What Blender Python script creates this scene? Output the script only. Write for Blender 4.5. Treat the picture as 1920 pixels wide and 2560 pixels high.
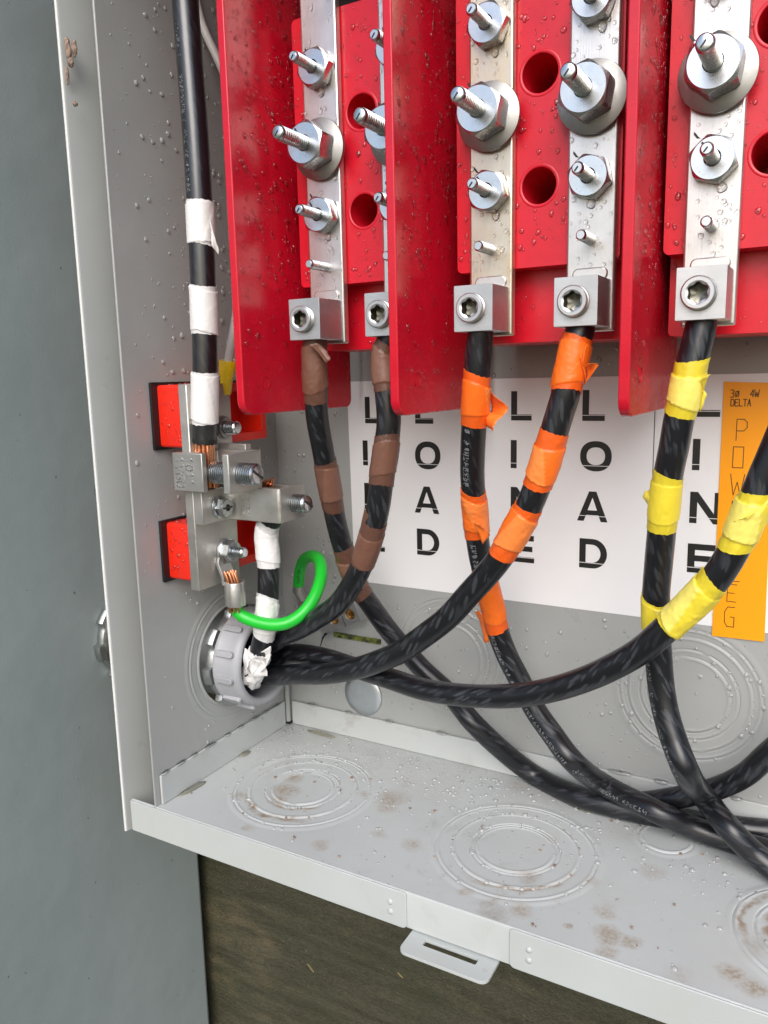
import bpy, bmesh, math, random
from mathutils import Vector, Matrix, noise
from mathutils.geometry import tessellate_polygon
PI = math.pi
random.seed(7)
scene = bpy.context.scene
COL = scene.collection
for o in list(bpy.data.objects): bpy.data.objects.remove(o)

# ------------------------------------------------------------------ camera
FPX, W0, H0 = 1980.78, 1920, 2560
CAM = Vector((.5111, -.46892, .38))
YAW, PITCH, ROLL = math.radians(-29.6767527), math.radians(-9.78742441), math.radians(-1.30491348)
_f = Vector((math.sin(YAW)*math.cos(PITCH), math.cos(YAW)*math.cos(PITCH), math.sin(PITCH)))
_r = Vector((math.cos(YAW), -math.sin(YAW), 0)); _u = _r.cross(_f)
CR = math.cos(ROLL)*_r + math.sin(ROLL)*_u
CU = -math.sin(ROLL)*_r + math.cos(ROLL)*_u
CF = _f
cam_data = bpy.data.cameras.new('camera'); cam = bpy.data.objects.new('camera', cam_data); COL.objects.link(cam)
cam_data.sensor_fit = 'VERTICAL'; cam_data.sensor_height = 24; cam_data.lens = FPX/H0*24
cam_data.clip_start = .01; cam_data.clip_end = 500
m = Matrix((( CR.x, CU.x, -CF.x, CAM.x), (CR.y, CU.y, -CF.y, CAM.y), (CR.z, CU.z, -CF.z, CAM.z), (0,0,0,1)))
cam.matrix_world = m
scene.camera = cam

def at(x, y, X=None, Y=None, Z=None):
    """a measured point of the photograph, taken to a plane of the place"""
    v = CR*((x-960)/FPX) - CU*((y-1280)/FPX) + CF
    if X is not None: t = (X-CAM.x)/v.x
    elif Y is not None: t = (Y-CAM.y)/v.y
    else: t = (Z-CAM.z)/v.z
    return CAM + v*t
def proj(p):
    v = Vector(p)-CAM; d = v.dot(CF)
    return 960+FPX*v.dot(CR)/d, 1280-FPX*v.dot(CU)/d

# ------------------------------------------------------------------ sky, sun, exposure
SUN_EL, SUN_AZ = math.radians(37), math.radians(160)     # azimuth clockwise from +Y
world = bpy.data.worlds.new('World'); scene.world = world; world.use_nodes = True
nt = world.node_tree; nt.nodes.clear()
sky = nt.nodes.new('ShaderNodeTexSky'); sky.sky_type = 'NISHITA'; sky.sun_disc = False
sky.sun_elevation = SUN_EL; sky.sun_rotation = SUN_AZ
sky.air_density = 1.0; sky.dust_density = 2.5; sky.ozone_density = 2.0
bg = nt.nodes.new('ShaderNodeBackground'); bg.inputs['Strength'].default_value = .13
wo = nt.nodes.new('ShaderNodeOutputWorld')
nt.links.new(sky.outputs[0], bg.inputs['Color']); nt.links.new(bg.outputs[0], wo.inputs['Surface'])
sl = bpy.data.lights.new('sun', 'SUN'); sl.energy = 1.5; sl.angle = math.radians(45); sl.color = (1, .985, .965)
sun = bpy.data.objects.new('sun', sl); COL.objects.link(sun)
sd = Vector((math.sin(SUN_AZ)*math.cos(SUN_EL), math.cos(SUN_AZ)*math.cos(SUN_EL), math.sin(SUN_EL)))
sun.rotation_euler = sd.to_track_quat('Z', 'Y').to_euler()
vs = scene.view_settings
vs.view_transform = 'Standard'; vs.look = 'None'; vs.gamma = 1; vs.exposure = 0.58

# ------------------------------------------------------------------ materials
class NT:
    def __init__(s, name):
        s.m = bpy.data.materials.new(name); s.m.use_nodes = True
        s.t = s.m.node_tree; s.b = s.t.nodes['Principled BSDF']
    def n(s, typ, **kw):
        nd = s.t.nodes.new(typ)
        for k, v in kw.items(): setattr(nd, k, v)
        return nd
    def l(s, a, b): s.t.links.new(a, b)
    def coord(s, which='Object'):
        return s.n('ShaderNodeTexCoord').outputs[which]
    def mapping(s, src, scale=(1,1,1), rot=(0,0,0), loc=(0,0,0)):
        mp = s.n('ShaderNodeMapping'); s.l(src, mp.inputs[0])
        mp.inputs['Scale'].default_value = scale; mp.inputs['Rotation'].default_value = rot; mp.inputs['Location'].default_value = loc
        return mp.outputs[0]
    def noise(s, src, scale=10, detail=4, rough=.55, dist=0):
        nd = s.n('ShaderNodeTexNoise'); s.l(src, nd.inputs['Vector'])
        nd.inputs['Scale'].default_value = scale; nd.inputs['Detail'].default_value = detail
        nd.inputs['Roughness'].default_value = rough; nd.inputs['Distortion'].default_value = dist
        return nd.outputs[0]
    def ramp(s, src, a, b, va=0., vb=1.):
        nd = s.n('ShaderNodeMapRange'); s.l(src, nd.inputs[0])
        for i, v in enumerate((a, b, va, vb)): nd.inputs[i+1].default_value = v
        return nd.outputs[0]
    def math(s, op, a, b=None):
        nd = s.n('ShaderNodeMath', operation=op)
        for i, v in enumerate((a, b)):
            if v is None: continue
            if isinstance(v, (int, float)): nd.inputs[i].default_value = v
            else: s.l(v, nd.inputs[i])
        return nd.outputs[0]
    def mix(s, fac, a, b):
        nd = s.n('ShaderNodeMix', data_type='RGBA')
        if isinstance(fac, (int, float)): nd.inputs[0].default_value = fac
        else: s.l(fac, nd.inputs[0])
        for i, v in ((6, a), (7, b)):
            if isinstance(v, tuple): nd.inputs[i].default_value = (*v, 1)
            else: s.l(v, nd.inputs[i])
        return nd.outputs[2]
    def bump(s, src, strength=.1, dist=.001, prev=None):
        nd = s.n('ShaderNodeBump'); s.l(src, nd.inputs['Height'])
        nd.inputs['Strength'].default_value = strength; nd.inputs['Distance'].default_value = dist
        if prev is not None: s.l(prev, nd.inputs['Normal'])
        return nd.outputs[0]
    def set(s, **kw):
        names = dict(base='Base Color', rough='Roughness', metal='Metallic', normal='Normal', spec='Specular IOR Level',
                     coat='Coat Weight', coat_rough='Coat Roughness', trans='Transmission Weight', ior='IOR', aniso='Anisotropic')
        for k, v in kw.items():
            i = s.b.inputs[names[k]]
            if isinstance(v, tuple): i.default_value = (*v, 1)
            elif isinstance(v, (int, float)): i.default_value = v
            else: s.l(v, i)
        return s.m

def paint(name, col, rough=.38, peel=.10, var=.05, dirt=None, coarse=0, spots=None):
    t = NT(name); c = t.n('ShaderNodeNewGeometry').outputs['Position']
    big = t.noise(c, 7, 4)
    d = tuple(x*(1-var) for x in col); e = tuple(min(1, x*(1+var)) for x in col)
    base = t.mix(t.ramp(big, .3, .7), d, e)
    fine = t.noise(c, 900, 2)
    rgh = t.ramp(t.noise(c, 22, 5), .3, .7, rough-.07, rough+.1)
    # scuffs
    sc = t.noise(t.mapping(c, (60, 60, 9), (.4, .9, .2)), 3, 6, .7)
    base = t.mix(t.ramp(sc, .68, .74, 0, .25), base, tuple(x*.6 for x in col))
    if dirt:
        n1 = t.noise(c, 26, 6, .62, .4); n2 = t.noise(c, 5.3, 2); n3 = t.noise(c, 260, 3, .7)
        a = t.math('MULTIPLY', t.ramp(n1, .56, .72), t.ramp(n2, .45, .62))
        a = t.math('MULTIPLY', a, t.ramp(n3, .25, .7, .35, 1))
        base = t.mix(t.math('MULTIPLY', a, dirt), base, (.17, .105, .055))
        b = t.ramp(t.noise(c, 150, 3, .5), .70, .74)
        b = t.math('MULTIPLY', b, t.ramp(n2, .4, .6, .2, 1))
        base = t.mix(t.math('MULTIPLY', b, dirt), base, (.12, .08, .05))
        if dirt > .5:
            warp = t.n('ShaderNodeVectorMath', operation='ADD')
            wn = t.n('ShaderNodeTexNoise'); t.l(c, wn.inputs['Vector']); wn.inputs['Scale'].default_value = 70; wn.inputs['Detail'].default_value = 4
            sc_ = t.n('ShaderNodeVectorMath', operation='MULTIPLY_ADD'); t.l(wn.outputs['Color'], sc_.inputs[0]); sc_.inputs[1].default_value = (.016, .016, 0); sc_.inputs[2].default_value = (-.008, -.008, 0)
            t.l(c, warp.inputs[0]); t.l(sc_.outputs[0], warp.inputs[1])
            tot = None
            for sx_, sy_, r_, k_ in STAINS:
                dn = t.n('ShaderNodeVectorMath', operation='DISTANCE'); t.l(warp.outputs[0], dn.inputs[0]); p_ = at(sx_, sy_, Z=0); dn.inputs[1].default_value = (p_.x, p_.y, 0)
                f_ = t.ramp(dn.outputs['Value'], r_*.25, r_, k_, 0)
                tot = f_ if tot is None else t.math('MAXIMUM', tot, f_)
            tot = t.math('MULTIPLY', tot, t.ramp(t.noise(c, 330, 5, .75), .36, .60, .12, 1))
            base = t.mix(tot, base, (.27, .185, .105))
            # rusty tide lines along parts of the stamped rings
            for kx, ky, R_, ax_, ay_ in ((.0995, .0885, .0375, .012, -.030), (.0995, .0885, .0535, -.005, -.052), (.5285, .083, .0510, -.05, .01), (.5285, .083, .0360, -.035, .0), (.3085, .0885, .0525, .02, -.046)):
                dn = t.n('ShaderNodeVectorMath', operation='DISTANCE'); t.l(warp.outputs[0], dn.inputs[0]); dn.inputs[1].default_value = (kx, ky, 0)
                bandr = t.ramp(t.math('ABSOLUTE', t.math('SUBTRACT', dn.outputs['Value'], R_)), .0006, .0034, 1, 0)
                d2 = t.n('ShaderNodeVectorMath', operation='DISTANCE'); t.l(c, d2.inputs[0]); d2.inputs[1].default_value = (kx+ax_, ky+ay_, 0)
                seg_ = t.ramp(d2.outputs['Value'], R_*.35, R_*.95, .85, 0)
                base = t.mix(t.math('MULTIPLY', t.math('MULTIPLY', bandr, seg_), t.ramp(t.noise(c, 120, 4), .35, .6, .2, 1)), base, (.24, .145, .07))
        film = t.ramp(t.noise(c, 11, 5, .6), .42, .7, 0, .22)
        base = t.mix(film, base, (.42, .40, .36))
    if spots:
        sp_ = t.ramp(t.noise(t.mapping(c, (1, 1, .7)), 170, 2, .5), .755, .775)
        base = t.mix(t.math('MULTIPLY', sp_, .7), base, (.05, .055, .055))
        sp2 = t.ramp(t.noise(t.mapping(c, (1, 1.3, 1), (0, 0, 0), (3, 1, 7)), 210, 2, .5), .77, .79)
        base = t.mix(t.math('MULTIPLY', sp2, .6), base, (.55, .57, .57))
        base = t.mix(t.ramp(t.noise(t.mapping(c, (1, 1, .35)), 9, 5, .65), .45, .72, 0, .22), base, tuple(x*.72 for x in col))
    nb = t.bump(fine, peel, .0006)
    if coarse: nb = t.bump(t.noise(c, 14, 2), coarse, .006, nb)
    return t.set(base=base, rough=rgh, normal=nb, spec=.5)

STAINS = ((714, 1978, .016, .8), (735, 1948, .011, .7), (700, 2000, .010, .8), (908, 1986, .008, .6), (803, 2113, .010, .7), (596, 1990, .007, .7), (980, 1996, .019, .75), (965, 2020, .012, .6),
          (949, 2085, .009, .5), (1032, 2113, .010, .6), (1293, 1965, .014, .35), (1306, 2276, .011, .7), (1325, 2195, .009, .5), (1515, 2279, .010, .6), (1521, 2340, .014, .8), (1516, 2380, .010, .7), (1573, 2356, .009, .7),
          (1828, 2432, .011, .9), (1884, 2469, .012, .9), (1632, 2180, .012, .35), (1420, 2316, .0045, 1.), (1165, 2230, .007, .6), (620, 2070, .008, .5), (1700, 2440, .012, .3), (880, 2240, .006, .5), (1480, 2200, .007, .4))
M = {}
M['paint'] = paint('grey_cabinet_paint', (.355, .364, .355), .34, coarse=.12)
M['paint_floor'] = paint('grey_floor_paint', (.485, .507, .502), .36, dirt=.9, coarse=.06)
M['paint_edge'] = paint('grey_lip_paint', (.465, .49, .478), .36, dirt=.15)
M['paint_dark'] = paint('dark_grey_green_paint', (.315, .362, .362), .42, peel=.22, coarse=.22, spots=1)
t = NT('bare_edge'); M['edge'] = t.set(base=(.7, .7, .68), rough=.4)  # paler than the sheet it runs along

def plastic(name, col, rough, wav=.15, col2=None, scale=22):
    t = NT(name); c = t.coord()
    n = t.noise(c, scale, 2)
    base = t.mix(t.ramp(t.noise(c, 60, 4), .3, .75), col, col2 or tuple(x*.86 for x in col))
    scr = t.noise(t.mapping(c, (30, 30, 700), (.3, .1, 0)), 2, 3, .7)
    rg = t.ramp(t.noise(c, 40, 5), .3, .75, rough*.8, rough*1.35)
    rg = t.math('ADD', rg, t.ramp(scr, .66, .72, 0, .12))
    nb = t.bump(n, wav, .004); nb = t.bump(t.noise(c, 500, 2), .04, .0005, nb)
    return t.set(base=base, rough=rg, normal=nb, spec=.5)
M['red'] = plastic('glossy_red_plastic', (.60, .006, .024), .24, .10)
M['red_block'] = plastic('red_moulded_plastic', (.63, .006, .022), .32, .08)
M['red_orange'] = plastic('orange_red_plastic', (.80, .022, .008), .33, .05)
M['black_plastic'] = plastic('black_plastic', (.012, .012, .013), .4, .05)
M['grey_plastic'] = plastic('grey_plastic', (.36, .365, .385), .42, .05, (.32, .325, .345))
M['green'] = plastic('green_wire_jacket', (.014, .52, .035), .36, .05)
M['yellow_cap'] = plastic('yellow_wire_cap', (.75, .50, .01), .25, .03)
M['white_wire'] = plastic('pale_wire_jacket', (.55, .52, .50), .3, .03)

def metal(name, col, rough, brush=(1, 1, 1), bstr=.12, stain=0, bscale=60, coarse=0, metal=1):
    t = NT(name); c = t.coord()
    br = t.noise(t.mapping(c, brush), bscale, 4, .6)
    rg = t.ramp(br, .25, .8, rough*.75, rough*1.4)
    lo = t.noise(c, 35, 5, .6)
    base = t.mix(t.ramp(lo, .35, .75), col, tuple(x*.80 for x in col))
    if stain:
        base = t.mix(t.ramp(t.noise(c, 13, 3), .5, .66, 0, stain), base, (.66, .47, .26))
    sp = t.ramp(t.noise(c, 420, 2), .68, .75, 0, .35)
    base = t.mix(sp, base, tuple(x*.45 for x in col))
    nb = t.bump(br, bstr, .0004)
    if coarse: nb = t.bump(t.noise(c, 170, 4), coarse, .0012, nb)
    return t.set(base=base, rough=rg, normal=nb, metal=metal)
M['bar'] = metal('tin_plated_bar', (.70, .68, .66), .34, (40, 40, 1.2), .16, stain=.12, bscale=28, metal=.9)
M['bar_stained'] = metal('yellow_stained_bar', (.68, .61, .50), .34, (40, 40, 1.2), .16, stain=.85, bscale=28, metal=.9)
M['lug'] = metal('machined_aluminium', (.62, .62, .62), .40, (1.5, 30, 30), .14, bscale=30, metal=.9)
M['zinc'] = metal('bright_zinc', (.65, .675, .69), .26, (1, 1, 1), .10, bscale=140, coarse=.06)
M['zinc_nut'] = metal('cast_zinc', (.50, .525, .53), .42, (1, 1, 1), .1, coarse=.25)
M['zinc_dark'] = metal('dull_zinc', (.36, .355, .34), .42, (1, 1, 1), .1, bscale=90)
M['cast'] = metal('dull_cast_aluminium', (.54, .525, .49), .46, (1, 1, 1), .12, coarse=.22, metal=.85)
M['brass'] = metal('brass', (.62, .38, .13), .3)
M['copper'] = metal('copper_strand', (.86, .40, .22), .27)
M['steel_disc'] = metal('galvanised_disc', (.60, .64, .66), .38, coarse=.1)
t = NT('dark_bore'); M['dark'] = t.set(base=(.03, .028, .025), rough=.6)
M['root'] = metal('oily_thread_root', (.20, .21, .21), .45)  # dark zinc; shade between the threads put into the colour
M['socket'] = metal('oily_socket', (.16, .155, .13), .35)  # darker metal inside the screw socket
t = NT('black_ink'); M['ink'] = t.set(base=(.012, .012, .012), rough=.45)
t = NT('pale_ink'); M['pale_ink'] = t.set(base=(.26, .27, .28), rough=.5)
t = NT('label_white'); c = t.coord()
sm = t.ramp(t.noise(t.mapping(c, (60, 60, 14), (0, .8, 0)), 3, 6, .72), .69, .73, 0, .5)
M['label'] = t.set(base=t.mix(sm, t.mix(t.ramp(t.noise(c, 9, 3), .3, .7), (.82, .82, .83), (.86, .86, .865)), (.42, .38, .36)), rough=.36,
                   normal=t.bump(t.noise(c, 30, 2), .05, .002))
t = NT('label_orange'); M['label_orange'] = t.set(base=(1., .37, .004), rough=.38, normal=t.bump(t.noise(t.coord(), 40, 2), .12, .003))

# water: clear glass-like drops; white mixed into the beads paints their bright glint
def water_mat(name, col, k, milk=0):
    t = NT(name); t.set(base=col, rough=.02, trans=1., ior=1.33)
    tr = t.n('ShaderNodeBsdfTransparent'); tr.inputs[0].default_value = (*col, 1)
    mx = t.n('ShaderNodeMixShader'); mx.inputs[0].default_value = k
    out = t.t.nodes['Material Output']
    t.l(t.b.outputs[0], mx.inputs[1]); t.l(tr.outputs[0], mx.inputs[2])
    if milk:
        df = t.n('ShaderNodeBsdfTranslucent'); df.inputs[0].default_value = (1, 1, 1, 1); d2 = t.n('ShaderNodeBsdfDiffuse'); d2.inputs[0].default_value = (1, 1, 1, 1)
        ad = t.n('ShaderNodeMixShader'); ad.inputs[0].default_value = .6; t.l(df.outputs[0], ad.inputs[1]); t.l(d2.outputs[0], ad.inputs[2])
        m0 = t.n('ShaderNodeMixShader'); m0.inputs[0].default_value = milk; t.l(mx.outputs[0], m0.inputs[1]); t.l(ad.outputs[0], m0.inputs[2]); mx = m0
    gl = t.n('ShaderNodeBsdfGlossy'); gl.inputs['Roughness'].default_value = .10; gl.inputs[0].default_value = (1, 1, 1, 1)
    fr = t.n('ShaderNodeFresnel'); fr.inputs[0].default_value = 1.33
    fk = t.math('MULTIPLY', t.math('MINIMUM', t.math('MULTIPLY', fr.outputs[0], 1.6), 1.), 1.)
    m2 = t.n('ShaderNodeMixShader'); t.l(fk, m2.inputs[0]); t.l(mx.outputs[0], m2.inputs[1]); t.l(gl.outputs[0], m2.inputs[2])
    t.l(m2.outputs[0], out.inputs['Surface']); return t.m
M['water'] = water_mat('water', (1, 1, 1), .48)
M['bead'] = water_mat('fine_rain_beads', (1, 1, 1), .60, .30)
M['murky'] = water_mat('murky_water', (.90, .87, .76), .5)

# wet dirty wood
t = NT('wet_board'); c = t.coord()
g = t.noise(t.mapping(c, (1.6, 1, 14), (0, .12, 0)), 6, 6, .60, .25)
g2 = t.noise(c, 9, 6, .65)
g3 = t.noise(t.mapping(c, (1, 1, 1.6)), 260, 4, .75)
base = t.mix(t.ramp(g, .32, .70), (.040, .037, .021), (.088, .081, .048))
base = t.mix(t.ramp(g2, .40, .64, 0, .85), base, (.052, .054, .026))
base = t.mix(t.ramp(t.noise(t.mapping(c, (1, 1, 2.4), (0, .25, 0)), 7, 3), .54, .68, 0, .7), base, (.150, .120, .066))
base = t.mix(t.ramp(g3, .42, .66, 0, .55), base, (.012, .011, .007))
base = t.mix(t.ramp(t.noise(c, 330, 2), .71, .76, 0, .8), base, (.22, .20, .13))
M['wood'] = t.set(base=base, rough=t.ramp(g, .3, .7, .42, .8), normal=t.bump(g3, .8, .0018, t.bump(g, .4, .003)))
t = NT('ground_earth'); c = t.coord()
M['ground'] = t.set(base=t.mix(t.ramp(t.noise(c, 2, 6), .35, .65), (.10, .085, .06), (.09, .10, .05)), rough=.9)
t = NT('mud'); c = t.coord()
M['mud'] = t.set(base=t.mix(t.ramp(t.noise(c, 300, 4), .35, .65), (.16, .105, .075), (.40, .29, .23)), rough=.85, normal=t.bump(t.noise(c, 500, 4), .7, .001))
t = NT('dry_straw'); M['straw'] = t.set(base=(.24, .19, .09), rough=.7)
t = NT('moss'); M['moss'] = t.set(base=t.mix(t.ramp(t.noise(t.coord(), 160, 4), .4, .6), (.03, .035, .012), (.16, .19, .03)), rough=.7)

# black cable jacket: nylon skin with glossy wrinkled patches along the lay of the strands
def cable_mat(name='black_cable_jacket', amount=1.):
    t = NT(name)
    a = t.n('ShaderNodeAttribute', attribute_name='lay').outputs['Vector']
    wn = t.n('ShaderNodeTexNoise'); t.l(a, wn.inputs['Vector']); wn.inputs['Scale'].default_value = .9; wn.inputs['Detail'].default_value = 3
    off = t.n('ShaderNodeVectorMath', operation='MULTIPLY_ADD'); t.l(wn.outputs['Color'], off.inputs[0]); off.inputs[1].default_value = (1.1, 1.1, .5); off.inputs[2].default_value = (-.55, -.55, -.25)
    ad = t.n('ShaderNodeVectorMath', operation='ADD'); t.l(a, ad.inputs[0]); t.l(off.outputs[0], ad.inputs[1])
    v = t.n('ShaderNodeTexVoronoi', feature='F1'); t.l(t.mapping(ad.outputs[0], (.66, .66, .46)), v.inputs['Vector'])
    v.inputs['Scale'].default_value = 1.; v.inputs['Randomness'].default_value = .75
    n2 = t.noise(t.mapping(a, (.25, .25, .10)), 1., 2)
    patch = t.ramp(v.outputs['Distance'], .42, .32)
    patch = t.math('MULTIPLY', patch, t.ramp(n2, .40, .55, amount*.3, amount))
    base = t.mix(patch, (.0085, .009, .0115), (.036, .039, .046))
    dust = t.ramp(t.noise(a, 5, 5, .75), .62, .72, 0, .30)
    base = t.mix(t.math('MULTIPLY', dust, t.ramp(n2, .52, .66)), base, (.17, .165, .15))
    rg = t.ramp(patch, 0, 1, .30, .42)
    nb = t.bump(v.outputs['Distance'], -.22, .0012)
    nb = t.bump(t.noise(t.mapping(a, (.9, .9, .12)), 1., 2), .08, .0012, nb)
    return t.set(base=base, rough=rg, normal=nb, spec=.55)
M['cable'] = cable_mat()
M['cable_smooth'] = cable_mat('smooth_black_cable_jacket', .35)
M['cable_smooth'].node_tree.nodes['Principled BSDF'].inputs['Coat Weight'].default_value = .8; M['cable_smooth'].node_tree.nodes['Principled BSDF'].inputs['Coat Roughness'].default_value = .22

def tape_mat(name, col, under, rough=.40, light=None):
    t = NT(name)
    a = t.n('ShaderNodeAttribute', attribute_name='lay').outputs['Vector']
    ly = t.n('ShaderNodeAttribute', attribute_name='layer').outputs['Fac']
    base = t.mix(ly, under, col)
    if light: base = t.mix(t.ramp(ly, 1.0, 2.0), base, light)
    wr = t.noise(t.mapping(a, (.5, .5, .7)), 1., 4, .6, .5)
    base = t.mix(t.ramp(wr, .6, .75, 0, .25), base, tuple(min(1, x*1.25+.02) for x in col))
    gr = t.ramp(t.noise(a, 3., 4, .7), .66, .74, 0, .12)
    base = t.mix(gr, base, (.12, .10, .08))
    fold = t.noise(t.mapping(a, (.35, .35, .9), (.5, .3, 0)), 1.2, 2, .5, 1.5)
    nb = t.bump(t.ramp(fold, .47, .53), .10, .0009); nb = t.bump(wr, .22, .0010, nb)
    return t.set(base=base, rough=rough, normal=nb)
M['t_white'] = tape_mat('white_tape', (.78, .765, .75), (.66, .65, .64))
M['t_brown'] = tape_mat('brown_tape', (.165, .074, .048), (.118, .053, .035), .42, (.205, .098, .067))
M['t_orange'] = tape_mat('orange_tape', (.92, .165, .012), (.78, .11, .008), .42, (.95, .25, .05))
M['t_yellow'] = tape_mat('yellow_tape', (.84, .67, .045), (.70, .56, .03), .44, (.87, .75, .15))

# ------------------------------------------------------------------ mesh helpers
def wloc(o):
    v = Vector((0, 0, 0))
    while o is not None: v += o.location; o = o.parent
    return v
class MB:
    def __init__(s): s.v = []; s.f = []; s.attr = {}
    def add(s, vs, fs):
        b = len(s.v); s.v += [tuple(x) for x in vs]; s.f += [tuple(i+b for i in f) for f in fs]; return s
    def box(s, x0, x1, y0, y1, z0, z1):
        vs = [(x, y, z) for x in (x0, x1) for y in (y0, y1) for z in (z0, z1)]
        return s.add(vs, [(0,1,3,2), (4,6,7,5), (0,4,5,1), (2,3,7,6), (0,2,6,4), (1,5,7,3)])
    def prism(s, poly, d0, d1, to3, holes=()):
        """poly (and holes): lists of 2-D points; to3(u, v, d) -> 3-D; closed slab between d0 and d1"""
        loops = [list(poly)] + [list(h) for h in holes]
        tris = tessellate_polygon([[Vector((u, v, 0)) for u, v in L] for L in loops])
        flat = [p for L in loops for p in L]; n = len(flat)
        if len(loops) == 1:
            tris = [tuple(range(n))]
        vs = [to3(u, v, d0) for u, v in flat] + [to3(u, v, d1) for u, v in flat]
        fs = [tuple(t) for t in tris] + [tuple(i+n for i in reversed(t)) for t in tris]
        k = 0
        for L in loops:
            m_ = len(L)
            for i in range(m_): fs.append((k+i, k+i+n, k+(i+1) % m_+n, k+(i+1) % m_))
            k += m_
        return s.add(vs, fs)
    def lathe(s, prof, seg, to3, rfun=None, cap0=False, cap1=False):
        """prof: (radius, along); to3(c, sn, along) places radius*cos, radius*sin, along"""
        vs = []; fs = []
        for r, a in prof:
            for i in range(seg):
                th = 2*PI*i/seg; rr = r*(rfun(th) if rfun else 1)
                vs.append(to3(rr*math.cos(th), rr*math.sin(th), a))
        for j in range(len(prof)-1):
            for i in range(seg):
                fs.append((j*seg+i, j*seg+(i+1) % seg, (j+1)*seg+(i+1) % seg, (j+1)*seg+i))
        if cap0: fs.append(tuple(range(seg-1, -1, -1)))
        if cap1: fs.append(tuple((len(prof)-1)*seg+i for i in range(seg)))
        return s.add(vs, fs)
    def tube(s, pts, rad, seg=12, caps=True):
        fr = frames(pts); vs = []; fs = []
        for k, (p, (t_, n_, b_)) in enumerate(zip(pts, fr)):
            r = rad(k) if callable(rad) else rad
            for i in range(seg):
                th = 2*PI*i/seg; vs.append(p + (n_*math.cos(th)+b_*math.sin(th))*r)
        for k in range(len(pts)-1):
            for i in range(seg): fs.append((k*seg+i, k*seg+(i+1) % seg, (k+1)*seg+(i+1) % seg, (k+1)*seg+i))
        if caps:
            fs.append(tuple(range(seg-1, -1, -1))); fs.append(tuple((len(pts)-1)*seg+i for i in range(seg)))
        return s.add(vs, fs)
    def mesh(s, name, loc=Vector((0,0,0)), recalc=True):
        me = bpy.data.meshes.new(name)
        me.from_pydata([(x-loc.x, y-loc.y, z-loc.z) for x, y, z in s.v], [], s.f); me.update()
        if recalc:
            bm = bmesh.new(); bm.from_mesh(me); bmesh.ops.recalc_face_normals(bm, faces=bm.faces); bm.to_mesh(me); bm.free()
        for k, (typ, dat) in s.attr.items():
            a = me.attributes.new(k, typ, 'POINT')
            a.data.foreach_set('vector' if typ == 'FLOAT_VECTOR' else 'value', dat)
        return me
    def build(s, name, mat, parent=None, bevel=0, smooth=40, segs=2, recalc=True):
        me = s.mesh(name, wloc(parent) if parent else Vector((0,0,0)), recalc)
        return link(name, me, mat, parent, bevel, smooth, segs)
def link(name, me, mat, parent=None, bevel=0, smooth=40, segs=2):
    o = bpy.data.objects.new(name, me); COL.objects.link(o)
    if mat is not None: me.materials.clear(); me.materials.append(mat)
    if parent: o.parent = parent
    if smooth is not None:
        me.polygons.foreach_set('use_smooth', [True]*len(me.polygons))
        me.set_sharp_from_angle(angle=math.radians(smooth))
    if bevel:
        b = o.modifiers.new('bevel', 'BEVEL'); b.width = bevel; b.segments = segs
        b.limit_method = 'ANGLE'; b.angle_limit = math.radians(38); b.harden_normals = False
    return o
def tag(o, label=None, cat=None, group=None, kind=None):
    for k, v in (('label', label), ('category', cat), ('group', group), ('kind', kind)):
        if v: o[k] = v
    return o
def thing(name, label, cat, loc, group=None):
    o = bpy.data.objects.new(name, None); COL.objects.link(o); o.location = loc; o.empty_display_size = .02
    return tag(o, label, cat, group)
def copy_tree(o, parent=None):
    c = o.copy(); COL.objects.link(c)
    if parent: c.parent = parent
    for ch in list(o.children): copy_tree(ch, c)
    return c
def aY(cx, cy, cz): return lambda c, s_, a: (cx+c, cy+a, cz+s_)     # axis along -/+Y
def aX(cx, cy, cz): return lambda c, s_, a: (cx+a, cy+c, cz+s_)     # axis along X
def aZ(cx, cy, cz): return lambda c, s_, a: (cx+c, cy+s_, cz+a)
def rrect(x0, x1, y0, y1, r, n=6):
    if not isinstance(r, (tuple, list)): r = (r,)*4
    out = []
    for (cx, cy, a0), rr in zip(((x1, y1, 0), (x0, y1, 90), (x0, y0, 180), (x1, y0, 270)), r):
        sx = -1 if cx == x1 else 1; sy = -1 if cy == y1 else 1
        if rr <= 0: out.append((cx, cy)); continue
        for i in range(n+1):
            a = math.radians(a0+90*i/n); out.append((cx+sx*rr+rr*math.cos(a), cy+sy*rr+rr*math.sin(a)))
    return out
def circ(cx, cy, r, n=40): return [(cx+r*math.cos(2*PI*i/n), cy+r*math.sin(2*PI*i/n)) for i in range(n)]
def frames(pts):
    out = []; n_ = None
    for k in range(len(pts)):
        t_ = (pts[min(k+1, len(pts)-1)]-pts[max(k-1, 0)]).normalized()
        if n_ is None:
            n_ = t_.cross(Vector((0, 1, 0)) if abs(t_.y) < .9 else Vector((1, 0, 0))).normalized()
        n_ = (n_-t_*n_.dot(t_)).normalized()
        out.append((t_, n_, t_.cross(n_)))
    return out
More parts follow.
